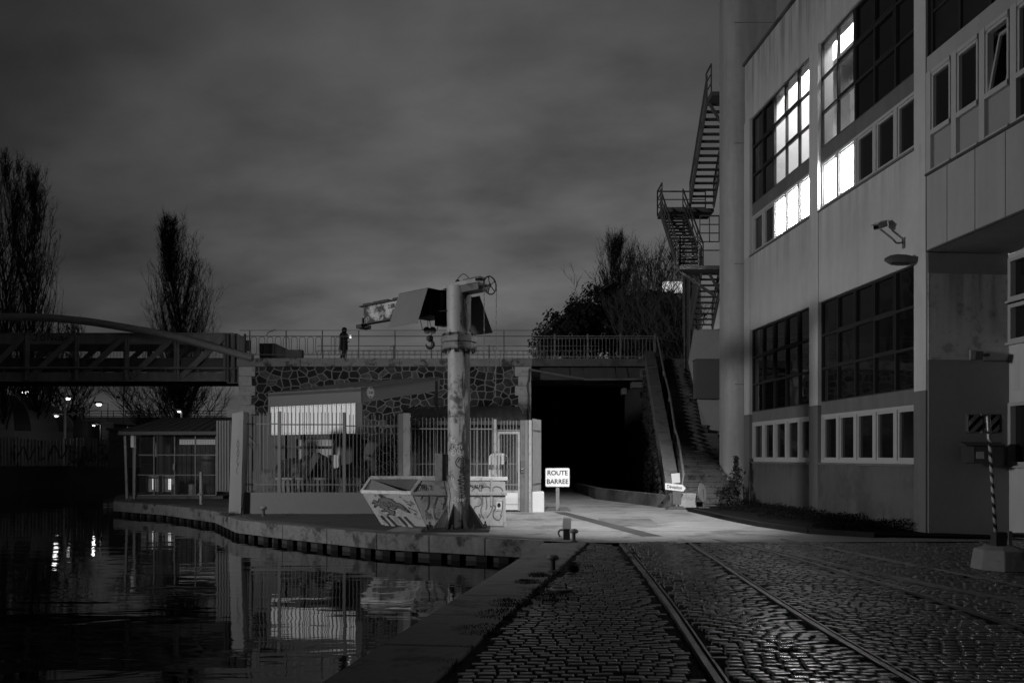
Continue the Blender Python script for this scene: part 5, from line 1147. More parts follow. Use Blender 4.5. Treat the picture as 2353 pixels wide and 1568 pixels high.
# tags on the column: x = px right of 1028 (0..50), y photo height
def colfn(x, y):
    s_ = (x-25.5)/25.5; s_ = max(-.97,min(.97,s_)); an = math.asin(s_); z = EYE-(y-HY)*18.95/F; r_ = .266
    return cc_+Vector((r_*math.sin(an), -r_*math.cos(an), z))
q = MB()
strokes(q, [[(24,1062),(30,1052),(40,1053),(42,1068),(34,1074),(24,1070),(20,1060),(26,1050),(34,1048),(38,1060),(36,1078)],[(42,1072),(30,1082),(40,1088),(28,1094),(42,1098),(24,1102),(38,1106),(26,1110),(40,1114),(29,1119),(41,1122),(30,1128),(41,1132),(33,1138),(39,1144)]], colfn, 1.9)
q.build('graffiti', paint_k, cr)
q = MB()
strokes(q, [[(14,1001),(10,1004),(12,1011),(18,1010),(16,1016),(24,1018)],[(13,1021),(12,1028),(18,1030),(19,1023)],[(22,1021),(22,1030)],[(22,1025),(27,1024)],[(29,1030),(29,1022),(33,1024),(33,1030)],[(10,1035),(14,1032),(20,1034),(20,1042),(14,1046),(11,1040),(16,1036)],[(24,1034),(28,1032),(30,1038),(25,1040),(24,1034)],[(26,1042),(34,1044),(28,1048),(35,1050)],
 [(12,1094),(10,1099),(15,1101),(15,1096)],[(12,1104),(17,1106)],[(13,1108),(19,1113)],[(15,1114),(22,1118),(17,1120),(24,1126)],[(14,1146),(20,1140),(18,1150),(26,1142),(24,1152),(31,1144),(30,1150),(37,1144),(35,1151),(42,1142)],[(12,1152),(22,1156),(16,1162),(24,1160)]], colfn, .7)
q.build('graffiti', paint_w, cr)

# ================================================================== SKIP
sk = thing('skip', 'open graffiti covered steel skip with a sloping end, standing behind the crane column', 'skip', (-1.9,20.2,0))
LP1 = P(945.4,1131,19.74); LP0 = P(829.6,1128,20.44); R1_ = P(967,1098.3,19.77); R0_ = P(851,1096,20.47); R2_ = P(1165,1098.3,19.88); R3_ = R2_+(R0_-R1_)
Bq1 = Vector((-2.04,19.77,.02)); Bq0 = Vector((-3.21,20.4,.02)); Bq2 = Vector((-.19,19.85,.02)); Bq3 = Bq2+(Bq0-Bq1)
th = .012
def plate(name, pts, m_, t_=.012):
    pts = [Vector(p) for p in pts]; nrm = (pts[1]-pts[0]).cross(pts[2]-pts[0]).normalized(); q = MB(); q.prism(pts, nrm*t_); return q.build(name, m_, sk)
plate('sloping_end', [Bq1,LP1,LP0,Bq0], skip_m); Sm = R2_.copy(); sidein = Vector((0,.06,0))
Mid1 = Vector((LP1.x,LP1.y,LP1.z)); Mid2 = Vector((R2_.x,R2_.y,LP1.z+.0))
SY = lambda x: 19.775+(x+2.04)*.055
plate('side_panel', [Vector((x,SY(x),z)) for x,z in ((Bq1.x,.02),(Bq2.x,.02),(R2_.x-.08,R2_.z-.02),(R1_.x+.02,R1_.z-.02),(LP1.x,LP1.z))], skip_m)
plate('side_panel', [Bq0,Bq3,R3_,R0_,LP0], skip_in)
plate('end_panel', [Bq2+Vector((-.01,.08,0)),Bq3,R3_,R2_+Vector((-.10,.08,0))], skip_m); plate('floor', [Bq0,Bq1,Bq2,Bq3], skip_in)
plate('inner_slope', [Bq1+Vector((.1,.1,.05)),LP1+Vector((.05,.04,-.03)),LP0+Vector((.05,.04,-.03)),Bq0+Vector((.1,.05,.05))], skip_in)
plate('inner_slope', [Bq1+Vector((.45,.3,.1)),LP1+Vector((.06,.05,-.06)),LP0+Vector((.06,.05,-.06)),R0_+Vector((.02,.0,-.03)),R3_+Vector((0,0,-.03)),Bq3], skip_in)
q = MB(); q.bar(LP1,LP0,.05,.085); q.bar(LP1+Vector((-.02,-.01,0)),R1_,.06,.06); q.bar(LP0,R0_,.06,.06); q.bar(R1_,R2_,.07,.09); q.bar(R0_,R3_,.06,.08); q.bar(R2_,R3_,.06,.08)
q.build('top_rim', mat('skip_rim', .5,.5,.15,3,.08,stain=.4,stain_scale=6), sk, bevel=.006)
q = MB(); q.bar(LP1+Vector((.01,.0,-.015)), Vector((R2_.x+.0,R2_.y-.02,LP1.z-.02)),.09,.085); q.build('mid_flange', skip_m, sk, bevel=.006)
for fx in (.40,.86):
    q = MB(); c1 = R1_+(R2_-R1_)*fx*.95; q.bar(Vector((c1.x,c1.y-.01,LP1.z-.32)),Vector((c1.x,c1.y-.01,R1_.z)),.05,.06); q.build('lifting_lug', skip_m, sk)
q = MB(); q.bar(Bq2+Vector((.02,.02,.0)), R2_+Vector((-.08,.02,0)),.06,.05); q.build('corner_post', skip_m, sk)
for u0 in (.13,.27,.52,.66):
    b0 = Bq0+(Bq1-Bq0)*u0; b1 = Bq0+(Bq1-Bq0)*(u0+.012); up = ((LP0+LP1)/2-(Bq0+Bq1)/2).normalized(); on = (Bq1-Bq0).cross(up).normalized(); on = -on if on.y > 0 else on
    q = MB(); q.prism([b0, b0+up*.27, b0+(Bq1-Bq0)*.10], on*.10); q.build('foot_bracket', skip_m, sk)
# graffiti: bilinear maps in zoomed drawing units
def endfn(x, y, off=.008):
    v = (y-385)/485; xl = 45+292*v; xr = 825+210*v; u = (x-xl)/(xr-xl)
    top = LP0+(LP1-LP0)*u; bot = Bq0+(Bq1-Bq0)*u; p = top+(bot-top)*v; n_ = (LP1-LP0).cross(Bq0-LP0).normalized(); n_ = -n_ if n_.y > 0 else n_
    return p+n_*(.032+off)
def sidefn(x, y, off=.004):
    X_s = P(826.6+x*.1485, 1075.3+y*.1485, 19.72); return Vector((X_s.x, SY(X_s.x)-.018-off, X_s.z))
body_ = [(215,560),(250,500),(290,515),(315,530),(330,475),(375,470),(320,415),(400,465),(345,405),(440,462),(510,470),(540,495),(600,535),(640,535),(720,590),(790,668),(690,628),(640,605),(600,605),(560,628),(510,610),(482,592),(470,620),(520,640),(560,655),(550,712),(500,705),(430,715),(480,690),(440,660),(370,665),(365,645),(420,630),(340,605),(345,580),(290,580),(245,610),(262,560),(240,545)]
q = MB(); q.add([endfn(x,y,.0) for x,y in body_],[tuple(range(len(body_)))]); o = q.build('graffiti_fill', paint_g, sk)
bm = bmesh.new(); bm.from_mesh(o.data); bmesh.ops.triangulate(bm, faces=bm.faces); bm.to_mesh(o.data); bm.free()
ef = lambda x, y: endfn(x, y, .004)
q = MB(); strokes(q, [body_+[body_[0]], [(385,540),(410,525),(450,560),(470,590),(420,580),(385,540)],[(500,560),(490,535),(515,530),(545,560),(540,585),(510,580),(500,560)],[(455,520),(480,530),(475,550)],[(560,570),(600,580),(680,590),(740,630)],[(330,500),(360,520),(350,550)]], ef, 9)
strokes(q, [[(700,475),(730,500),(745,520)],[(740,520),(775,510)],[(755,535),(800,560),(820,578)],[(800,490),(830,520),(865,545)],[(785,520),(840,530),(830,555),(800,540)],[(775,590),(800,605),(780,610)],[(810,600),(830,625),(845,610)],[(850,625),(865,640),(885,630),(905,660)],[(860,680),(880,672),(895,685),(880,697),(860,680)],[(265,440),(275,425),(285,450)],[(640,445),(655,435),(660,460)]], ef, 7)
q.build('graffiti', paint_k, sk)
q = MB(); strokes(q, [[(1015,668),(1020,740),(1030,790)],[(1015,670),(1045,675),(1040,710),(1018,720)],[(1065,700),(1045,720),(1060,740),(1085,720),(1065,700)],[(1060,735),(1050,765),(1075,775),(1085,745)],[(1085,690),(1110,750),(1120,790)],[(1160,1),(1160,1)]][:5], sidefn, 7)
strokes(q, [[(850,262),(900,248),(880,320),(900,345)],[(905,260),(925,245),(950,262),(935,345)],[(950,300),(985,250),(1005,260),(990,340)],[(985,320),(1010,290),(1030,310),(1020,345)],[(1060,270),(1095,265),(1105,310),(1090,335)]], lambda x,y: sidefn(x,y,.012), 12)
strokes(q, [[(1240,300),(1270,285),(1290,300),(1260,320)],[(1290,290),(1310,320)]], sidefn, 5)
q.build('graffiti', paint_k, sk)
q = MB(); strokes(q, [[(1165,440),(1290,430)],[(1190,450),(1150,560),(1140,680),(1165,780),(1210,760)],[(1300,430),(1310,500),(1290,560)],[(940,480),(960,430),(1000,420)],[(1010,420),(1055,420),(1050,600),(1000,660)],[(1250,540),(1285,560),(1280,640)],[(1720,400),(1740,330),(1800,300),(1850,340),(1830,400)],[(1880,390),(1880,310),(1940,280),(2010,300),(2020,390)],[(2060,380),(2060,300),(2120,280),(2190,310),(2220,390)],[(1690,420),(1700,520),(1680,620)],[(1770,470),(1800,440),(1870,460),(1880,530),(1840,580),(1780,590),(1760,640)],[(1900,420),(1890,560),(1870,640),(1880,720),(1920,770)],[(1950,430),(1960,600),(1940,640)],[(2060,430),(2050,600),(2010,700),(1960,760)],[(2090,640),(2060,700),(2080,770),(2150,800),(2200,720)],[(2210,500),(2200,650),(2170,740)],[(1840,700),(1860,760),(1820,800)],[(2050,560),(2100,600),(2060,660)]], sidefn, 15)
q.build('graffiti_fill', paint_g, sk)
q = MB(); q.add([sidefn(x,y,.010) for x,y in ((2112,480),(2198,480),(2190,662),(2103,655))],[(0,1,2,3)]); strokes(q,[[(1170,620),(1175,670)],[(1190,615),(1200,660)],[(1215,610),(1222,655)],[(1165,672),(1265,655)],[(1170,630),(1260,612)]], sidefn, 4, False); q.build('sticker', paper_m, sk)
q = MB(); q.add([sidefn(2150+28*math.cos(t),570+36*math.sin(t),.014) for t in np.linspace(0,6.28,17)[:-1]],[tuple(range(16))]); strokes(q, [[(2115,500),(2195,502)],[(2112,640),(2185,642)]], lambda x,y: sidefn(x,y,.014), 8, False); q.build('sticker_print', sign_b, sk)
text('lettering', 'CANAUX', .115, face_T(sidefn(1752,275,.008),(1,0,0),(0,0,1)), sign_b, sk, bold=.001, sx=1.05)

# ================================================================== SIGNS
rs = thing('road_closed_sign', 'white rectangular sign reading ROUTE BARREE on a post beside the underpass road', 'sign', (1.42,25.84,0))
Ys = 25.75; q = MB(); c = P(1280.5,1095.5,Ys)
def rrect(w, h, r, n=5):
    out_ = []
    for (sx_, sz_, a0_) in ((1,1,0),(-1,1,90),(-1,-1,180),(1,-1,270)):
        for i in range(n+1): a_ = R(a0_+90*i/n); out_.append((sx_*(w/2-r)+r*math.cos(a_), sz_*(h/2-r)+r*math.sin(a_)))
    return out_
q.prism([(c.x+x, Ys+.0, c.z+z) for x,z in rrect(.77,.60,.05)], (0,.02,0)); q.build('rim', dark_st, rs)
q = MB(); q.prism([(c.x+x, Ys-.004, c.z+z) for x,z in rrect(.74,.57,.04)], (0,.003,0)); q.build('face', sign_w, rs)
text('lettering', 'ROUTE', .205, face_T((c.x,Ys-.007,c.z+.135),(1,0,0),(0,0,1)), sign_b, rs, bold=.0045, sx=.97)
text('lettering', 'BARREE', .205, face_T((c.x,Ys-.007,c.z-.135),(1,0,0),(0,0,1)), sign_b, rs, bold=.0045, sx=.97)
q = MB(); q.box((c.x-.05,Ys+.03,.02),(c.x+.06,Ys+.09,c.z+.2)); q.build('post', grey_st, rs)
for s_ in (-1,1): q = MB(); q.hexa([Vector((c.x+s_*.05,Ys-.15,0)),Vector((c.x+s_*.42,Ys-.15,0)),Vector((c.x+s_*.42,Ys+.2,0)),Vector((c.x+s_*.05,Ys+.2,0))],[Vector((c.x+s_*.05,Ys-.1,.11)),Vector((c.x+s_*.30,Ys-.1,.11)),Vector((c.x+s_*.30,Ys+.15,.11)),Vector((c.x+s_*.05,Ys+.15,.11))]); q.build('foot', mat('rubber_foot',.05,.8,.2,3,.2), rs)
dv = thing('detour_sign', 'white arrow sign reading Deviation with a blank paper above, in front of the stair pier', 'sign', (5.3,26.6,0)); Yd = 26.4
q = MB(); q.prism([P(x,y,Yd) for x,y in ((1527.5,1108.5),(1568,1112.5),(1575,1120.5),(1569.5,1127.5),(1528,1123))],(0,.015,0)); q.build('arrow_panel', sign_w, dv)
an = Vector((40.5,0,-4.0)).normalized(); cT = P(1549,1118,Yd-.008); text('lettering', 'Déviation', .155, face_T(cT, an, (-an.z*-1*0+.1,0,1)), sign_b, dv, bold=.0015, sx=.8)
q = MB(); q.prism([P(x,y,Yd-.02) for x,y in ((1541.5,1087),(1561,1085.5),(1562.5,1107),(1544,1109.5))],(0,.01,0)); q.build('blank_paper', paper_m, dv)
q = MB(); q.prism([P(x,y,Yd+.03) for x,y in ((1545,1126),(1565,1128),(1565,1158),(1546,1157))],(0,.02,0)); q.build('backing_panel', clad_d, dv)
q = MB(); c = P(1554,1165,Yd+.05); q.bar((c.x,Yd+.06,0),(c.x,Yd+.06,1.1),.05,.04); q.build('post', grey_st, dv); q = MB(); q.hexa([Vector((c.x-.35,Yd-.1,0)),Vector((c.x+.35,Yd-.1,0)),Vector((c.x+.35,Yd+.25,0)),Vector((c.x-.35,Yd+.25,0))],[Vector((c.x-.2,Yd-.05,.1)),Vector((c.x+.2,Yd-.05,.1)),Vector((c.x+.2,Yd+.2,.1)),Vector((c.x-.2,Yd+.2,.1))]); q.build('foot', mat('rubber_foot',.05,.8,.2,3,.2), dv)
rd = thing('round_sign', 'dull round traffic sign turned half away at the foot of the stone stairs', 'sign', (6.15,26.7,0)); c = P(1612.6,1130,26.5)
ax_ = Vector((.82,-.57,.08)).normalized(); q = MB(); Tm = ax_.to_track_quat('Z','Y').to_matrix().to_4x4(); q.lathe((0,0,0),[(.32,0),(.32,.012)],32); q.v = [Matrix.Translation(c) @ Tm @ v for v in q.v]; q.build('disc', mat('old_sign_face', .22,.6,.3,6,.05), rd)
q = MB(); q.ring((0,0,.012),.31,.014,(0,0,1),32,5); q.v = [Matrix.Translation(c) @ Tm @ v for v in q.v]; q.build('rim', clad, rd)
q = MB(); q.bar((c.x+.06,26.56,0),(c.x+.03,26.54,c.z+.1),.05,.05); q.box((c.x-.12,26.4,0),(c.x+.22,26.8,.08)); q.build('stand', dark_st, rd)

# barrier post
bp2 = thing('barrier_post', 'leaning spiral striped post with a black and white chevron panel on an octagonal concrete base', 'barrier post', (7.38,12.5,0)); c = Vector((7.38,12.5,0))
q = MB(); q.lathe(c, [(.41,0),(.36,.30),(.20,.355)], 8, Matrix.Rotation(R(22.5),3,'Z').to_4x4()); q.build('base', conc, bp2, bevel=.012)
b0 = Vector((7.32,12.5,.36)); t0 = Vector((7.19,12.5,2.34)); q = MB()
post = thing('tmp', None, None, b0); 
dirv = (t0-b0).normalized(); Tm = Matrix.Translation(b0) @ dirv.to_track_quat('Z','Y').to_matrix().to_4x4()
bpy.data.objects.remove(post)
q.lathe((0,0,0), [(.026,0),(.026,(t0-b0).length-.35)], 16)
me = bpy.data.meshes.new('post'); me.from_pydata([tuple(v) for v in q.v], [], q.f); me.materials.append(spiral_m); me.polygons.foreach_set('use_smooth',[True]*len(me.polygons))
po = bpy.data.objects.new('post', me); col.objects.link(po); po.parent = bp2; po.matrix_local = WM[bp2.name].inverted() @ Tm; reg(po, Tm)
q = MB(); q.tube([b0+dirv*1.60, b0+dirv*1.99], .036, 14); q.build('sleeve', metal_s, bp2, smooth=True)
pc = P(2267,971.5,12.46); q = MB(); q.prism([(pc.x+x,12.55,pc.z+z) for x,z in rrect(.54,.29,.03)],(0,.02,0)); q.build('panel_back', mat('panel_grey',.10,.5,.1,3,.02), bp2)
q = MB()
for s_ in (-1,1): q.tube([(pc.x+s_*.26,12.52,pc.z-.12),(pc.x+s_*.26,12.52,pc.z+.12)],.014,6); q.tube([(pc.x-.26,12.52,pc.z+s_*.135),(pc.x+.26,12.52,pc.z+s_*.135)],.007,5)
q.bar((pc.x-.07,12.49,pc.z+.13),(pc.x+.03,12.49,pc.z+.13),.04,.03); q.bar((pc.x-.07,12.49,pc.z-.13),(pc.x+.03,12.49,pc.z-.13),.04,.03); q.build('panel_frame', metal_s, bp2)
q = MB(); w2, h2 = .50, .25
def clip_band(k0, k1):       # band between x+z=k0 and k1 within the half panel
    pass
def band_poly(x0_, x1_, z0_, z1_, k0, k1, sl=1.0):
    P4 = [(x0_,z0_),(x1_,z0_),(x1_,z1_),(x0_,z1_)]
    def clipf(poly, f):
        out_ = []
        for i in range(len(poly)):
            a_ = poly[i]; b_ = poly[(i+1)%len(poly)]; fa, fb = f(a_), f(b_)
            if fa >= 0: out_.append(a_)
            if fa*fb < 0: t = fa/(fa-fb); out_.append((a_[0]+(b_[0]-a_[0])*t, a_[1]+(b_[1]-a_[1])*t))
        return out_
    return clipf(clipf(P4, lambda p: p[0]-p[1]*sl-k0), lambda p: k1-(p[0]-p[1]*sl))
qw = MB(); qw.box((pc.x-.235,12.540,pc.z-.125),(pc.x-.02,12.549,pc.z+.125)); qw.box((pc.x+.0,12.540,pc.z-.125),(pc.x+.235,12.549,pc.z+.125)); qw.build('white_stripes', mat('reflective_white',.8,.4,.08,5,.02), bp2)
for (xa, xb) in ((-.235,-.02),(.0,.235)):
    for k in range(-4,6):
        pl_ = band_poly(xa, xb, -.125, .125, k*.16+xa*.1, k*.16+.075+xa*.1, .95)
        if len(pl_) > 2: q.prism([(pc.x+x,12.536,pc.z+z) for x,z in pl_],(0,.003,0))
q.build('black_stripes', sign_b, bp2)
q = MB(); q.box((7.26,12.40,.36),(7.42,12.55,.56)); q.build('hinge_block', dark_st, bp2); q = MB(); q.box((7.43,12.38,.36),(7.49,12.40,.58)); q.build('hinge_plate', light_st, bp2, bevel=.004)
q = MB(); q.tube([(7.49,12.5,.52),(10.5,12.6,.50)],.028,10); q.build('barrier_arm', light_st, bp2, smooth=True)

# bollards and mooring gear
def bollard(label, p, r, h):
    o = thing('mooring_bollard', label, 'bollard', p, 0, 'iron mooring bollards'); q = MB()
    q.lathe(p, [(r*.75,0),(r*.75,.02),(r*.42,.035),(r*.40,h*.6),(r*.46,h*.66)],18); q.build('stem', dark_st, o, smooth=True)
    q = MB(); q.lathe(Vector(p)+Vector((0,0,h*.64)), [(r*.5,0),(r*.95,h*.06),(r*1.05,h*.16),(r*.85,h*.30),(r*.35,h*.36),(.001,h*.36)],20); q.build('head', mat('worn_iron',.20,.45,.6,6,.3,metal=.3), o, smooth=True)
bollard('worn mushroom bollard nearest the camera, with weeds at its foot', Vector((.60,12.15,0)), .095, .27)
bollard('smaller mushroom bollard beside the square post at the quay corner', Vector((1.23,16.45,0)), .088, .26)
bollard('distant small bollard on the far quay below the low yard wall', Vector((-7.0,23.3,0)), .10, .30)
o = thing('capped_post', 'short square post with a pale cap and black shaft at the quay corner', 'post', (1.12,16.9,0)); q = MB(); q.box((1.05,16.84,0),(1.18,16.97,.24)); q.build('shaft', mat('black_shaft',.008,.6,.2,3,.1), o)
q = MB(); q.hexa([Vector((1.03,16.82,.22)),Vector((1.20,16.82,.22)),Vector((1.20,16.99,.22)),Vector((1.03,16.99,.22))],[Vector((1.045,16.84,.44)),Vector((1.205,16.84,.44)),Vector((1.205,16.97,.44)),Vector((1.045,16.97,.44))]); q.build('cap', conc, o, bevel=.008)
q = MB(); q.tube(catmull([(1.04,16.8,.2),(.98,16.78,.21),(.94,16.75,.15),(.97,16.7,.08)],4),.018,6); tag(q.build('iron_hook', dark_st, origin=(.98,16.75,.1)), 'small curved iron hook left of the capped post', 'hook')
o = thing('mooring_ring', 'flat dark mooring ring plate with an upright tab among the cobbles', 'mooring ring', (.62,10.5,0)); q = MB(); q.lathe((.62,10.45,.0),[(.15,-.02),(.15,.018),(.13,.024)],26); q.build('plate', dark_st, o); q = MB(); q.ring((.62,10.45,.03),.135,.012,(0,0,1),24,6); q.build('ring', metal_s, o); q = MB(); q.bar((.69,10.42,.02),(.675,10.42,.10),.03,.02); q.build('tab', dark_st, o)
# weeds
def tuft(mb, c, r, n, h):
    for _ in range(n):
        a_ = rnd.uniform(0,6.28); rr0 = r*math.sqrt(rnd.random()); p = Vector(c)+Vector((rr0*math.cos(a_),rr0*math.sin(a_),0)); hh = h*rnd.uniform(.4,1.1); ln = Vector((rnd.gauss(0,.4)*hh,rnd.gauss(0,.4)*hh,hh)); w = Vector((math.cos(a_+1.5),math.sin(a_+1.5),0))*.006
        mb.add([p-w,p+w,p+ln*.6+w*.7,p+ln,p+ln*.6-w*.7],[(0,1,2,3,4)])
q = MB()
for (x,y,r_,n_,h_) in ((.90,12.3,.10,260,.13),(.38,11.8,.16,300,.05),(.22,11.2,.2,300,.04),(.30,10.4,.25,240,.03),(.0,9.6,.28,300,.04),(.5,10.0,.3,300,.03),(-.1,8.9,.3,300,.04),(-.25,8.1,.3,260,.03),(.95,13.2,.1,100,.04),(1.9,13.9,.2,160,.03),(2.1,14.6,.15,120,.03),(-8.2,24.0,.4,200,.12),(-6.5,24.35,.5,120,.06),(-4.5,24.4,.6,120,.06)): tuft(q,(x,y,-.01),r_,n_,h_)
for k in range(60): y = rnd.uniform(6,16); tuft(q,(QX(y)+.88+rnd.gauss(0,.05),y,-.015),.08,14,.03)
tag(q.build('weeds', weed_m, fix=False), kind='stuff')
q = MB()
def vp():
    t = rnd.random(); c = Vector((8.9,18.1,0)).lerp(Vector((7.9,28.4,0)), t); w = rnd.random()**1.3*(1.5+.3*math.sin(t*20)); return (c.x-.05-w, c.y, .08+rnd.random()*(.16+.06*math.sin(t*31)+.05*math.sin(t*67))*(1-w*.35))
leaves(q, 16000, vp, .022); tag(q.build('verge_plants', verge_m, fix=False, origin=(8,22,0)), 'dark ground cover plants along the factory wall', 'ground cover', kind='stuff')
o = thing('potted_shrub', 'dark spiky shrub and stacked pots at the foot of the stair tower', 'shrub', (7.5,27.6,0)); q = MB()
for (x,y,z0_,z1_,r_) in ((7.45,27.8,.2,.75,.25),(7.55,27.7,.7,1.35,.16),(7.5,27.7,1.2,1.7,.05),(7.15,27.8,.2,.65,.2)): leaves(q, 260, (lambda x=x,y=y,z0_=z0_,z1_=z1_,r_=r_: (x+rnd.gauss(0,r_*.6),y+rnd.gauss(0,r_*.6),rnd.uniform(z0_,z1_))), .05)
q.build('foliage', leaf_d, o, fix=False); q = MB(); q.lathe((7.45,27.8,0),[(.16,0),(.22,.28)],14); q.lathe((7.1,27.8,0),[(.14,0),(.18,.25)],14); q.build('pot', dark_st, o)

# ================================================================== PERSON on the bridge
pe = thing('person', 'person in dark clothes walking over the bridge looking at a bright phone', 'person', (-8.4,41.2,Zd))
pb = Vector((-8.4,41.2,Zd))
J_ = {'pel':(0,0,.92),'wa':(0,0,1.08),'ch':(.02,0,1.32),'nk':(.03,0,1.44),'hb':(.05,0,1.50),'hm':(.06,0,1.58),'ht':(.06,0,1.69),
 'hl':(0,-.09,.90),'kl':(.10,-.10,.50),'al':(.02,-.10,.09),'tl':(.16,-.10,.04),'hr':(0,.09,.90),'kr':(-.02,.10,.50),'ar':(-.18,.10,.12),'tr':(-.06,.10,.04),
 'sl':(.02,-.17,1.38),'el':(.04,-.20,1.12),'wl':(.24,-.12,1.17),'hdl':(.31,-.10,1.20),'sr':(.02,.17,1.38),'er':(-.04,.22,1.10),'wr':(.14,.16,1.02),'hdr':(.20,.15,1.04)}
rad = {'pel':.15,'wa':.14,'ch':.16,'nk':.06,'hb':.065,'hm':.095,'ht':.06,'hl':.10,'kl':.065,'al':.045,'tl':.035,'hr':.10,'kr':.065,'ar':.045,'tr':.035,'sl':.075,'el':.05,'wl':.035,'hdl':.035,'sr':.075,'er':.05,'wr':.035,'hdr':.035}
ed = [('pel','wa'),('wa','ch'),('ch','nk'),('nk','hb'),('hb','hm'),('hm','ht'),('pel','hl'),('hl','kl'),('kl','al'),('al','tl'),('pel','hr'),('hr','kr'),('kr','ar'),('ar','tr'),('ch','sl'),('sl','el'),('el','wl'),('wl','hdl'),('ch','sr'),('sr','er'),('er','wr'),('wr','hdr')]
# five fingers on each hand
for s_, w_n in (('l','hdl'),('r','hdr')):
    hx, hy, hz = J_[w_n]
    for i in range(5):
        yo = (-.03+.015*i) if i < 4 else .04; L_ = (.05,.06,.055,.045,.04)[i]
        J_[f'f{s_}{i}a'] = (hx+.03,hy+yo,hz+.005*(i<4)); J_[f'f{s_}{i}b'] = (hx+.03+L_*.7,hy+yo*1.1,hz-.01); J_[f'f{s_}{i}c'] = (hx+.03+L_,hy+yo,hz-.03)
        for n_ in 'abc': rad[f'f{s_}{i}{n_}'] = .009
        ed += [(w_n,f'f{s_}{i}a'),(f'f{s_}{i}a',f'f{s_}{i}b'),(f'f{s_}{i}b',f'f{s_}{i}c')]
ks = list(J_); me = bpy.data.meshes.new('body'); me.from_pydata([J_[k] for k in ks], [(ks.index(a_),ks.index(b_)) for a_,b_ in ed], [])
bo = bpy.data.objects.new('body', me); col.objects.link(bo); bo.parent = pe; me.materials.append(cloth_d)
sm__ = bo.modifiers.new('skin','SKIN'); sv_ = me.skin_vertices[0].data
for i, k_ in enumerate(ks): sv_[i].radius = (rad[k_],rad[k_]); sv_[i].use_root = (k_ == 'pel')
ss = bo.modifiers.new('sub','SUBSURF'); ss.levels = 2; ss.render_levels = 2
q = MB(); q.lathe(pb+Vector((.05,0,1.50)), [(.11,0),(.125,.06),(.13,.13),(.11,.19),(.06,.23),(.01,.235)],14); q.build('hood', cloth_d, pe, smooth=True)
q = MB(); q.lathe(pb+Vector((.02,0,.62)), [(.21,0),(.20,.3),(.19,.5),(.22,.72),(.15,.84),(.08,.88)],14, Matrix.Diagonal((1,.95,1,1)).to_4x4()); q.build('coat', cloth_d, pe, smooth=True)
q = MB(); q.box((-8.4+.34,41.2-.20,Zd+1.17),(-8.4+.42,41.2-.10,Zd+1.31)); tag(q.build('phone', emis('phone_screen',.8,1.0), origin=(-8.0,41.05,Zd+1.2)), 'bright phone held in front of the walking person on the bridge', 'phone')

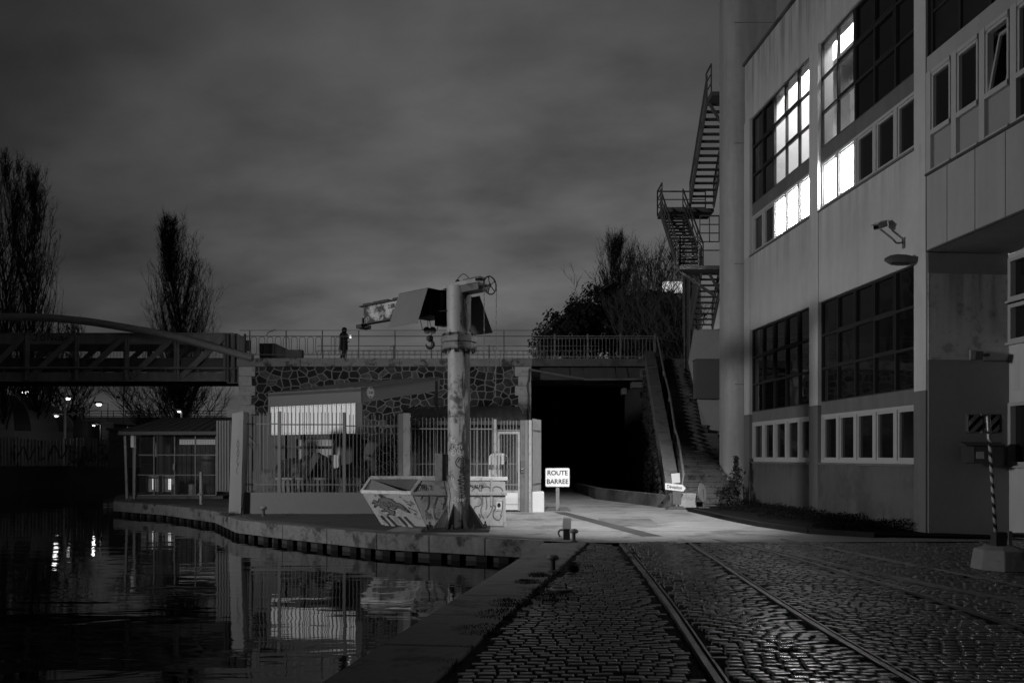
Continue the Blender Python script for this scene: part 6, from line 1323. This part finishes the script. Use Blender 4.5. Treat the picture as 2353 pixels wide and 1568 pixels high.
# ================================================================== TREES
def tube3(V_, F_, p, q, r0, r1):
    d = q-p; 
    if d.length < 1e-5: return
    s_ = d.orthogonal().normalized(); t_ = d.normalized().cross(s_); b = len(V_)
    for (c, r) in ((p,r0),(q,r1)):
        for j in range(3): a_ = 2.094*j; V_.append(tuple(c+(s_*math.cos(a_)+t_*math.sin(a_))*r))
    for j in range(3): F_.append((b+j, b+(j+1)%3, b+3+(j+1)%3, b+3+j))
def bare_tree(name, label, cat, base, H, prof, nb, rs, upness=1.0, trunk_r=.28, twr=.013, sub=9, mt=bark, wob=1.0, low=.08, group='bare trees along the skyline'):
    rg = random.Random(rs); o = thing(name, label, cat, base, 0, group); B = Vector(base); V_ = []; F_ = []; TV = []; TF = []
    def wander(p, d, ln, r0, r1, n, V, F, up, jit):
        pts = [p.copy()]; d = d.normalized()
        for i in range(n):
            d = (d + Vector((rg.gauss(0,jit),rg.gauss(0,jit),rg.gauss(0,jit*.6)+up))).normalized(); q = pts[-1]+d*ln/n
            tube3(V, F, pts[-1], q, r0+(r1-r0)*i/n, r0+(r1-r0)*(i+1)/n); pts.append(q)
        return pts
    tp_ = [B+Vector((0,0,H*.97*t/10)) + Vector((rg.gauss(0,.06)*wob*t,rg.gauss(0,.06)*wob*t,0)) for t in range(11)]
    for i in range(10): tube3(TV, TF, tp_[i], tp_[i+1], trunk_r*(1-i/10.3)**1.4, trunk_r*max(.02,(1-(i+1)/10.3))**1.4)
    for k in range(nb):
        t = low+(1-low)*(k+rg.random())/nb*.94; az = rg.uniform(0,6.283); z0 = H*t; i = min(9,int(t*10)); p = tp_[i].lerp(tp_[i+1], t*10-i)
        rmax = prof(min(1,t+.16))*rg.uniform(.55,1.12); out_ = Vector((math.cos(az),math.sin(az),0)); zt_ = min(H*1.0, z0 + rmax*(2.4*upness)+H*.07*rg.uniform(.5,1.6))
        tgt = Vector((p.x,p.y,B.z+zt_))+out_*rmax; ctrl = p.lerp(tgt,.45)+out_*rmax*.35
        r0 = trunk_r*.20*(1-t)+.013; pts = [p.copy()]; n = 7
        for j in range(1,n+1):
            s_ = j/n; q = p*(1-s_)**2+ctrl*2*s_*(1-s_)+tgt*s_*s_+Vector((rg.gauss(0,.05),rg.gauss(0,.05),rg.gauss(0,.04)))*wob; tube3(V_,F_,pts[-1],q,r0*(1-.8*(j-1)/n),r0*(1-.8*j/n)); pts.append(q)
        for m_ in range(sub):
            s_ = rg.uniform(.15,1); j = min(n-1,int(s_*n)); q = pts[j].lerp(pts[j+1], s_*n-j); d = (pts[j+1]-pts[j]).normalized()+Vector((rg.gauss(0,.45),rg.gauss(0,.45),rg.uniform(.0,.5)*upness)); L_ = rg.uniform(.5,1.4)*(.55+rmax*.25)
            sp = wander(q, d, L_, twr*1.3, twr*.7, 4, V_, F_, .12*upness, .18)
            for w in range(4):
                qq = sp[rg.randint(1,4)]; wander(qq, (sp[-1]-sp[0]).normalized()+Vector((rg.gauss(0,.6),rg.gauss(0,.6),rg.gauss(.2,.4))), L_*rg.uniform(.3,.6), twr*.8, twr*.5, 2, V_, F_, .1, .2)
    for nm, V, F, in (('trunk',TV,TF),('branches',V_,F_)):
        me = bpy.data.meshes.new(nm); me.from_pydata([tuple(Vector(v)-B) for v in V],[],F); me.materials.append(mt); ob = bpy.data.objects.new(nm, me); col.objects.link(ob); ob.parent = o; reg(ob, Matrix.Translation(B))
    return o
def pop(w, peak=.38): return lambda t: w*(math.sin(math.pi*min(1,max(0,(t**.75))))**.8*.95+.05) if t < 1 else .02
def popl(w): 
    return lambda t: w*float(np.interp(t,[0,.15,.35,.6,.8,.93,1],[.85,1.05,1.0,.88,.66,.42,.22]))
pz = 1.0
Y1 = 62.; bare_tree('poplar_tree','tallest bare poplar at the left edge of the picture','tree', (P(14,1000,Y1).x,Y1,pz), P(14,362,Y1).z-pz, popl(2.3), 110, 1, 1.5, .24, .010, 15)
bare_tree('poplar_tree','bare poplar just right of the tallest one at the left edge','tree', (P(46,1000,Y1).x,Y1+2,pz), P(46,392,Y1+2).z-pz, popl(2.2), 190, 2, 1.1, .22, .010, 10)
Y2_ = 70.; bare_tree('poplar_tree','isolated bare poplar rising above the steel footbridge','tree', (P(412,1000,Y2_).x,Y2_,pz), P(412,508,Y2_).z-pz, popl(2.7), 230, 3, .95, .2, .010, 14)
bare_tree('bare_tree','spreading low bare tree under the footbridge at the foot of the poplar','tree', (P(402,1000,56).x,56,1), 5.2, lambda t: 3.6*math.sin(math.pi*min(1,t*.9+.1))+.3, 70, 4, .35, .16, .014, 9, bark, 1.0, .12)
bare_tree('bare_tree','bare tree behind the round tent under the footbridge','tree', (P(88,1000,72).x,72,1), 8.5, lambda t: 4.2*math.sin(math.pi*min(1,t*.9+.1))+.3, 60, 5, .3, .35, .02, 8, bark, 1.0, .2)
bare_tree('bare_tree','thin bare treetops peeking over the truss beside the left poplars','tree', (P(165,1000,75).x,75,1), 12.5, popl(3.0), 50, 6, .7, .2, .018, 8)
# trees behind the bridge on the right
Y3 = 62.; gz = 6.0
bare_tree('poplar_tree','bare poplar above the dark evergreens behind the bridge','tree', (P(1430,900,Y3).x,Y3,gz), P(1430,552,Y3).z-gz, popl(1.9), 150, 7, 1.0, .18, .010, 10, bark)
for i, (x, top, Y, w, lb) in enumerate(((1478,598,54,2.3,'slender pale stemmed bare tree right of the skyline poplar'),(1510,600,52,2.0,'multi branched bare tree in front of the bright billboard'),(1545,592,50,1.8,'bare tree crowded against the fire escape'),(1462,680,46,1.9,'pale bare sapling just behind the bridge railing, left one'),(1556,700,43,1.4,'pale bare sapling beside the top of the stone stairs'),(1400,640,56,2.0,'bare tree half sunk in the evergreen crown'),(1524,690,44,1.6,'pale bare sapling just behind the bridge railing, right one'))):
    p = P(x,900,Y); bare_tree('bare_tree', lb, 'tree', (p.x,Y,5.6), P(x,top,Y).z-5.6, (lambda w: lambda t: w*float(np.interp(t,[0,.3,.7,1],[.2,.8,1.0,.4])))(w), 26, 20+i, .9, .11, .013, 7, bark_l if i in (3,4,6) else bark, 1.3, .12)
sh = tag(MB().add([(6.9,43.5,5.6),(30,43.5,5.6),(30,120,5.6),(.9,120,5.6),(.9,60.4,5.6),(6.9,60.4,5.6)],[(0,1,2,3,4,5)]).build('embankment', soil), kind='structure')
bw = MB(); bw.box((.95,60.5,-.1),(30,61,6.2)); bw.box((7.0,40.5,-.1),(30,43.5,5.6)); tag(bw.build('embankment_wall', ivy_wall, origin=(10,43,0)), 'dark retaining wall of the railway embankment behind the stone stairs', 'wall')
def evergreen(label, c, r, n, rs, size=.16, top=5.6):
    rg = random.Random(rs); o = thing('evergreen_tree', label, 'tree', (c[0],c[1],top), 0, 'dark evergreens behind the bridge'); V_ = []; F_ = []
    clumps = []
    for _ in range(70):
        u = Vector((rg.gauss(0,1),rg.gauss(0,1),rg.gauss(0,1))).normalized(); k = rg.uniform(.45,1.0); clumps.append((Vector((c[0]+u.x*r[0]*k,c[1]+u.y*r[1]*k,c[2]+u.z*r[2]*k)), rg.uniform(.3,.75)))
    for _ in range(n):
        cc0, cr_ = rg.choice(clumps); u = Vector((rg.gauss(0,1),rg.gauss(0,1),rg.gauss(0,.8))).normalized(); p = cc0+u*cr_*rg.uniform(.6,1.05); s_ = size*rg.uniform(.5,1.3)
        a_ = Vector((rg.gauss(0,1),rg.gauss(0,1),rg.gauss(0,1))).normalized(); b_ = a_.orthogonal().normalized(); d_ = a_.cross(b_); k = len(V_); V_ += [tuple(p-b_*s_),tuple(p-d_*s_*.45),tuple(p+b_*s_),tuple(p+d_*s_*.45)]; F_.append((k,k+1,k+2,k+3))
    me = bpy.data.meshes.new('crown'); B = Vector((c[0],c[1],top)); me.from_pydata([tuple(Vector(v)-B) for v in V_],[],F_); me.materials.append(leaf_d); ob = bpy.data.objects.new('crown', me); col.objects.link(ob); ob.parent = o; reg(ob, Matrix.Translation(B))
    q = MB(); q.tube([(c[0],c[1],top-.2),(c[0]+.1,c[1],c[2])],[.2,.08],7); q.build('trunk', bark, o)
for i, (x, y, Y, rx, rz_, lb) in enumerate(((1300,775,50,1.5,1.5,'low rounded evergreen at the left end of the tree group behind the bridge'),(1345,745,52,1.7,2.3,'broad dark evergreen, tallest of the group behind the bridge'),(1400,740,54,1.9,2.6,'dark evergreen below the skyline poplar'),(1455,752,52,1.7,2.4,'dark evergreen behind the pale saplings'),(1515,752,50,1.7,2.3,'dark evergreen beside the bright billboard'),(1248,795,46,.6,.7,'small pale leaved bush poking through the left end of the bar railing'),(1560,775,47,1.0,2.3,'dark evergreen at the top of the stone stairs'))):
    c = P(x,y,Y); evergreen(lb, tuple(c), (rx,1.4,rz_), 6500 if i != 5 else 1200, 40+i, .13 if i != 5 else .09)
# bright billboard beyond the trees
o = thing('lit_billboard', 'brightly lit blank billboard glowing between the bare branches', 'billboard', P(1545,690,90)); q = MB(); a0 = P(1521,672,90); a1 = P(1571,646,90); q.box((a0.x,90,a0.z),(a1.x,90.2,a1.z)); q.build('panel', emis('billboard_lit',.8,.75), o)
q = MB(); q.box((a0.x-.1,90.21,a0.z-.1),(a1.x+.1,90.5,a1.z+.1)); q.build('frame', dark_st, o); q = MB(); q.bar((a0.x+1,90.3,1),(a0.x+1,90.3,a0.z),.3,.3); q.build('post', dark_st, o)

# ================================================================== FAR LEFT BANK
fe = thing('corrugated_fence', 'dark corrugated fence covered in faint graffiti on the far canal bank', 'fence', (P(130,1070,58).x,58,1.0)); Yc = 58.; q = MB(); x = P(-40,1000,Yc).x; xe = P(262,1000,Yc).x; i = 0
while x < xe: q.box((x,Yc-(.05 if i%2 else 0),1.0),(x+rnd.uniform(.10,.17),Yc+.03,P(0,1006+3*math.sin(x*1.3),Yc).z-rnd.random()*.08)); x += .24; i += 1
q.build('sheets', mat('fence_sheet',.45,.7,.5,1.2,.1,stain=.85,stain_scale=.9), fe)
s = MB(); fnc = plane_fn(P(150,1040,Yc-.09),(Yc/F,0,0),(0,0,-Yc/F))
strokes(s, [[(-40,15),(-25,-18),(-10,12),(5,-15)],[(12,-18),(12,18),(26,15),(28,0),(14,-2)],[(36,18),(44,-18),(52,18)],[(60,-15),(58,0),(70,4),(66,18),(56,16)],[(78,-18),(92,-18),(80,0),(94,4),(78,18)],[(-110,10),(-95,-15),(-85,15),(-70,-12)],[(-60,-15),(-60,15),(-48,10)]], fnc, 3.0); s.build('graffiti', paint_g, fe)
te = thing('round_tent', 'pale round topped tent with dark curved stripes on the far bank', 'tent', (P(40,1000,66).x,66,1)); Yt_ = 66.; cx_ = P(10,0,Yt_).x; q = MB(); q2_ = MB()
def tprof(t): return (5.4*math.cos(t*math.pi/2)**.8 if t<1 else 0.0)
cz0 = P(0,992,Yt_).z; hz_ = P(0,906,Yt_).z-cz0; seg = 28
pts_ = [(5.1*math.cos(R(90*i/10)), cz0+hz_*math.sin(R(90*i/10))) for i in range(11)]
for i in range(10):
    for j in range(seg):
        a0_ = 2*math.pi*j/seg; a1_ = 2*math.pi*(j+1)/seg; tgt = q2_ if j % 3 == 0 else q
        tgt.add([(cx_+pts_[i][0]*math.cos(a0_),Yt_+pts_[i][0]*math.sin(a0_),pts_[i][1]),(cx_+pts_[i][0]*math.cos(a1_),Yt_+pts_[i][0]*math.sin(a1_),pts_[i][1]),(cx_+pts_[i+1][0]*math.cos(a1_),Yt_+pts_[i+1][0]*math.sin(a1_),pts_[i+1][1]),(cx_+pts_[i+1][0]*math.cos(a0_),Yt_+pts_[i+1][0]*math.sin(a0_),pts_[i+1][1])],[(0,1,2,3)])
tm = mat('tent_cloth',.3,.8,.15,.6,.05); q.build('roof_cloth', tm, te); q2_.build('roof_stripes', dark_st, te)
q = MB(); q.lathe((cx_,Yt_,0), [(6.3,1.0),(5.12,cz0)], 28); q.build('wall_cloth', tm, te)
# huts and pale container
for (x0_,y0_,x1_,y1_,Y,lb,mm) in ((252,965,300,1008,50,None,None),(168,963,201,1010,60,'dark tank like hut with a thin mast on the far bank','d'),(228,968,262,1012,60,'dark low hut right of the bare floodlight on the far bank','d')):
    a0 = P(x0_,y1_,Y); a1 = P(x1_,y0_,Y)
    if lb is None:
        o = thing('pale_container', 'pale ribbed container end beside the mesh shed on the far bank', 'container', (a0.x,Y,1)); q = MB(); a0 = P(250,1010,Y); a1 = P(290,983,Y); q.box((a0.x,Y,1),(a1.x,Y+2,a1.z)); q.box((a0.x-.05,Y-.06,a0.z),(a1.x+.05,Y+2,a0.z+.14)); q.box((a0.x-.12,Y-.08,a1.z-.12),(a1.x+.1,Y+2,a1.z+.02)); q.build('shell', conc, o)
    else:
        o = thing('bank_hut', lb, 'hut', (a0.x,Y,1), 0, 'dark huts on the far bank'); q = MB(); q.box((a0.x,Y,1),(a1.x,Y+2,a1.z-.15)); q.build('hut_body', mat('hut',.05,.8,.2,1,.1), o); q = MB(); q.prism([Vector((a0.x-.1,Y-.1,a1.z-.15)),Vector((a1.x+.1,Y-.1,a1.z-.15)),Vector(((a0.x+a1.x)/2,Y-.1,a1.z+.05))],(0,2.2,0)); q.build('hut_roof', dark_st, o)
def far_lamp(label, x, y, Y, r, on=True, base_y=1000, arm=.6, watts=0, mm=None):
    p = P(x,y,Y); o = thing('street_lamp', label, 'street lamp', (p.x+arm,Y,1), 0, 'street lamps beyond the footbridge'); q = MB(); q.tube([(p.x+arm,Y,1),(p.x+arm,Y,p.z+.05),(p.x,Y,p.z+.12)],.06,6); q.build('pole', grey_st, o)
    q = MB(); q.box((p.x-r*1.6,Y-r*.8,p.z+.0),(p.x+r*1.2,Y+r*.8,p.z+r*.9)); q.build('lamp_head', dark_st, o)
    q = MB(); q.lathe((p.x,Y,p.z-r*.9),[(r*.2,0),(r*.9,r*.3),(r,r*.8)],12); q.build('lamp_glass', (mm or lamp_far) if on else glass_dk, o, smooth=True)
    if watts:
        ld = bpy.data.lights.new('street_lamp_light','POINT'); ld.energy = watts; ld.shadow_soft_size = r; lo = bpy.data.objects.new('street_lamp_light', ld); col.objects.link(lo); lo.location = (p.x, Y-r*1.2, p.z-r*1.1)
far_lamp('strong floodlight glaring beside the round tent', 130,953,61,.16, True, arm=.7, watts=8, mm=lamp_e)
far_lamp('second floodlight glaring between the dark huts', 216,976,59,.09, True, arm=.5, watts=10, mm=lamp_e)
far_lamp('bright lamp in front of the isolated poplar above the mesh shed', 412,943,54,.13, True, arm=.15, watts=5, mm=lamp_e)
far_lamp('small lit street lamp at the far left below the footbridge', 58,898,90,.30, True, arm=-.8)
far_lamp('small lit street lamp right of the bare trunk below the footbridge', 156,913,95,.28, True, arm=1.0)
far_lamp('small lit street lamp above the viaduct', 227,926.5,110,.32, True, arm=1.2)
far_lamp('small tilted lamp between the tent and the bare trunk', 88,925,80,.16, True, arm=.3)
far_lamp('unlit street lamp with a slim pole above the viaduct railing', 272,912,100,.14, False, arm=.6)
o = thing('flag_pole', 'tall thin pole shining in the floodlight beside the round tent', 'pole', (P(147,985,60).x,60,1)); q = MB(); p = P(148,990,60.2); q.tube([(p.x,60.2,1),(p.x+.05,60.2,P(150,893,60.2).z)],[.13,.07],8); q.build('shaft', mat('white_pole',.7,.6,.3,1,.1), o, smooth=True)
vi = thing('viaduct', 'distant pale viaduct with railings behind the huts on the left', 'viaduct', (P(250,960,110).x,110,1)); Yv = 110.; a0 = P(150,975,Yv); a1 = P(520,957,Yv); q = MB(); q.box((a0.x,Yv,a0.z),(a1.x,Yv+6,a1.z)); q.build('deck', mat('viaduct_conc',.5,.9,.1,.3,.0), vi)
q = MB()
for k in range(3): z = P(0,943+k*6,Yv).z; q.bar((a0.x,Yv,z),(a1.x,Yv,z),.08,.08)
x = a0.x
while x < a1.x: q.bar((x,Yv,a1.z),(x,Yv,P(0,943,Yv).z),.07,.07); x += 1.6
q.build('railing', grey_st, vi); q = MB()
for x_ in (180,300,430): p = P(x_,970,Yv); q = MB(); q.box((p.x-.8,Yv+1,.5),(p.x+.8,Yv+5,a0.z)); q.build('pier', conc_dk, vi)
o = thing('signal_gantry', 'dark thin mast with a long horizontal arm above the far huts', 'mast', (P(188,960,62).x,62,1)); q = MB(); q.bar(P(189,1000,62),P(190,935,62),.18,.18); q.bar(P(152,950,62),P(192,950,62),.12,.12); q.build('mast_and_arm', dark_st, o)
# row of bare bushes on the far bank filling the skyline below the bridge
q = MB(); leaves(q, 6000, lambda: (rnd.uniform(-40,-22), 118+rnd.uniform(0,8), 1+abs(rnd.gauss(0,1.6))), .25); tag(q.build('distant_bushes', leaf_d, fix=False, origin=(-30,118,1)), kind='stuff')

# ================================================================== STREET LAMP ON THE LEFT BANK (outside the frame) lighting crane and factory
LQ = Vector((-20.0,10.2,5.6)); o = thing('street_lamp', 'tall street lamp on the left bank that lights the crane and the factory', 'street lamp', (-20.8,LQ.y,1)); q = MB(); q.tube([(-20.8,LQ.y,1),(-20.8,LQ.y,LQ.z+.3),(LQ.x-.2,LQ.y,LQ.z+.35)],[.09,.06,.05],8); q.build('pole', grey_st, o)
q = MB(); q.box((LQ.x-.35,LQ.y-.2,LQ.z+.25),(LQ.x+.2,LQ.y+.2,LQ.z+.42)); q.build('lamp_head', dark_st, o)
q = MB(); q.lathe(LQ+Vector((-.07,0,.12)),[(.06,0),(.15,.05),(.17,.12)],14); q.build('lamp_glass', lamp_hi, o, smooth=True)
ld = bpy.data.lights.new('quay_street_light','SPOT'); ld.energy = QUAY_LAMP; ld.spot_size = R(100); ld.spot_blend = 1.0; ld.shadow_soft_size = .9
lo = bpy.data.objects.new('quay_street_light', ld); col.objects.link(lo); lo.location = LQ+Vector((0,0,-.1)); lo.rotation_euler = (Vector((4,30,5.0))-LQ).to_track_quat('-Z','Y').to_euler()
RL = Vector((5.2,6.5,13.5)); o = thing('street_lamp', 'street lamp on a tall pole beside the cobbles that lights the road, outside the picture', 'street lamp', (9.0,5.6,0))
q = MB(); q.tube([(9.0,5.6,0),(9.0,5.6,13.6),(5.3,6.5,13.8)], [.14,.09,.05], 8); q.build('pole', grey_st, o); q = MB(); q.box((RL.x-.2,RL.y-.15,RL.z+.1),(RL.x+.2,RL.y+.15,RL.z+.3)); q.build('housing', dark_st, o, bevel=.02)
q = MB(); q.lathe(RL+Vector((0,0,.02)),[(.08,0),(.16,.03),(.18,.08)],14); q.build('lamp_glass', lamp_hi, o, smooth=True)
ld = bpy.data.lights.new('road_floodlight','SPOT'); ld.energy = ROAD_LAMP; ld.spot_size = R(34); ld.spot_blend = 1.0; ld.shadow_soft_size = .10
lo = bpy.data.objects.new('road_floodlight', ld); col.objects.link(lo); lo.location = RL+Vector((0,0,-.12)); lo.rotation_euler = (Vector((2.6,23.9,0.0))-RL).to_track_quat('-Z','Y').to_euler()
print('objects', len(bpy.data.objects))
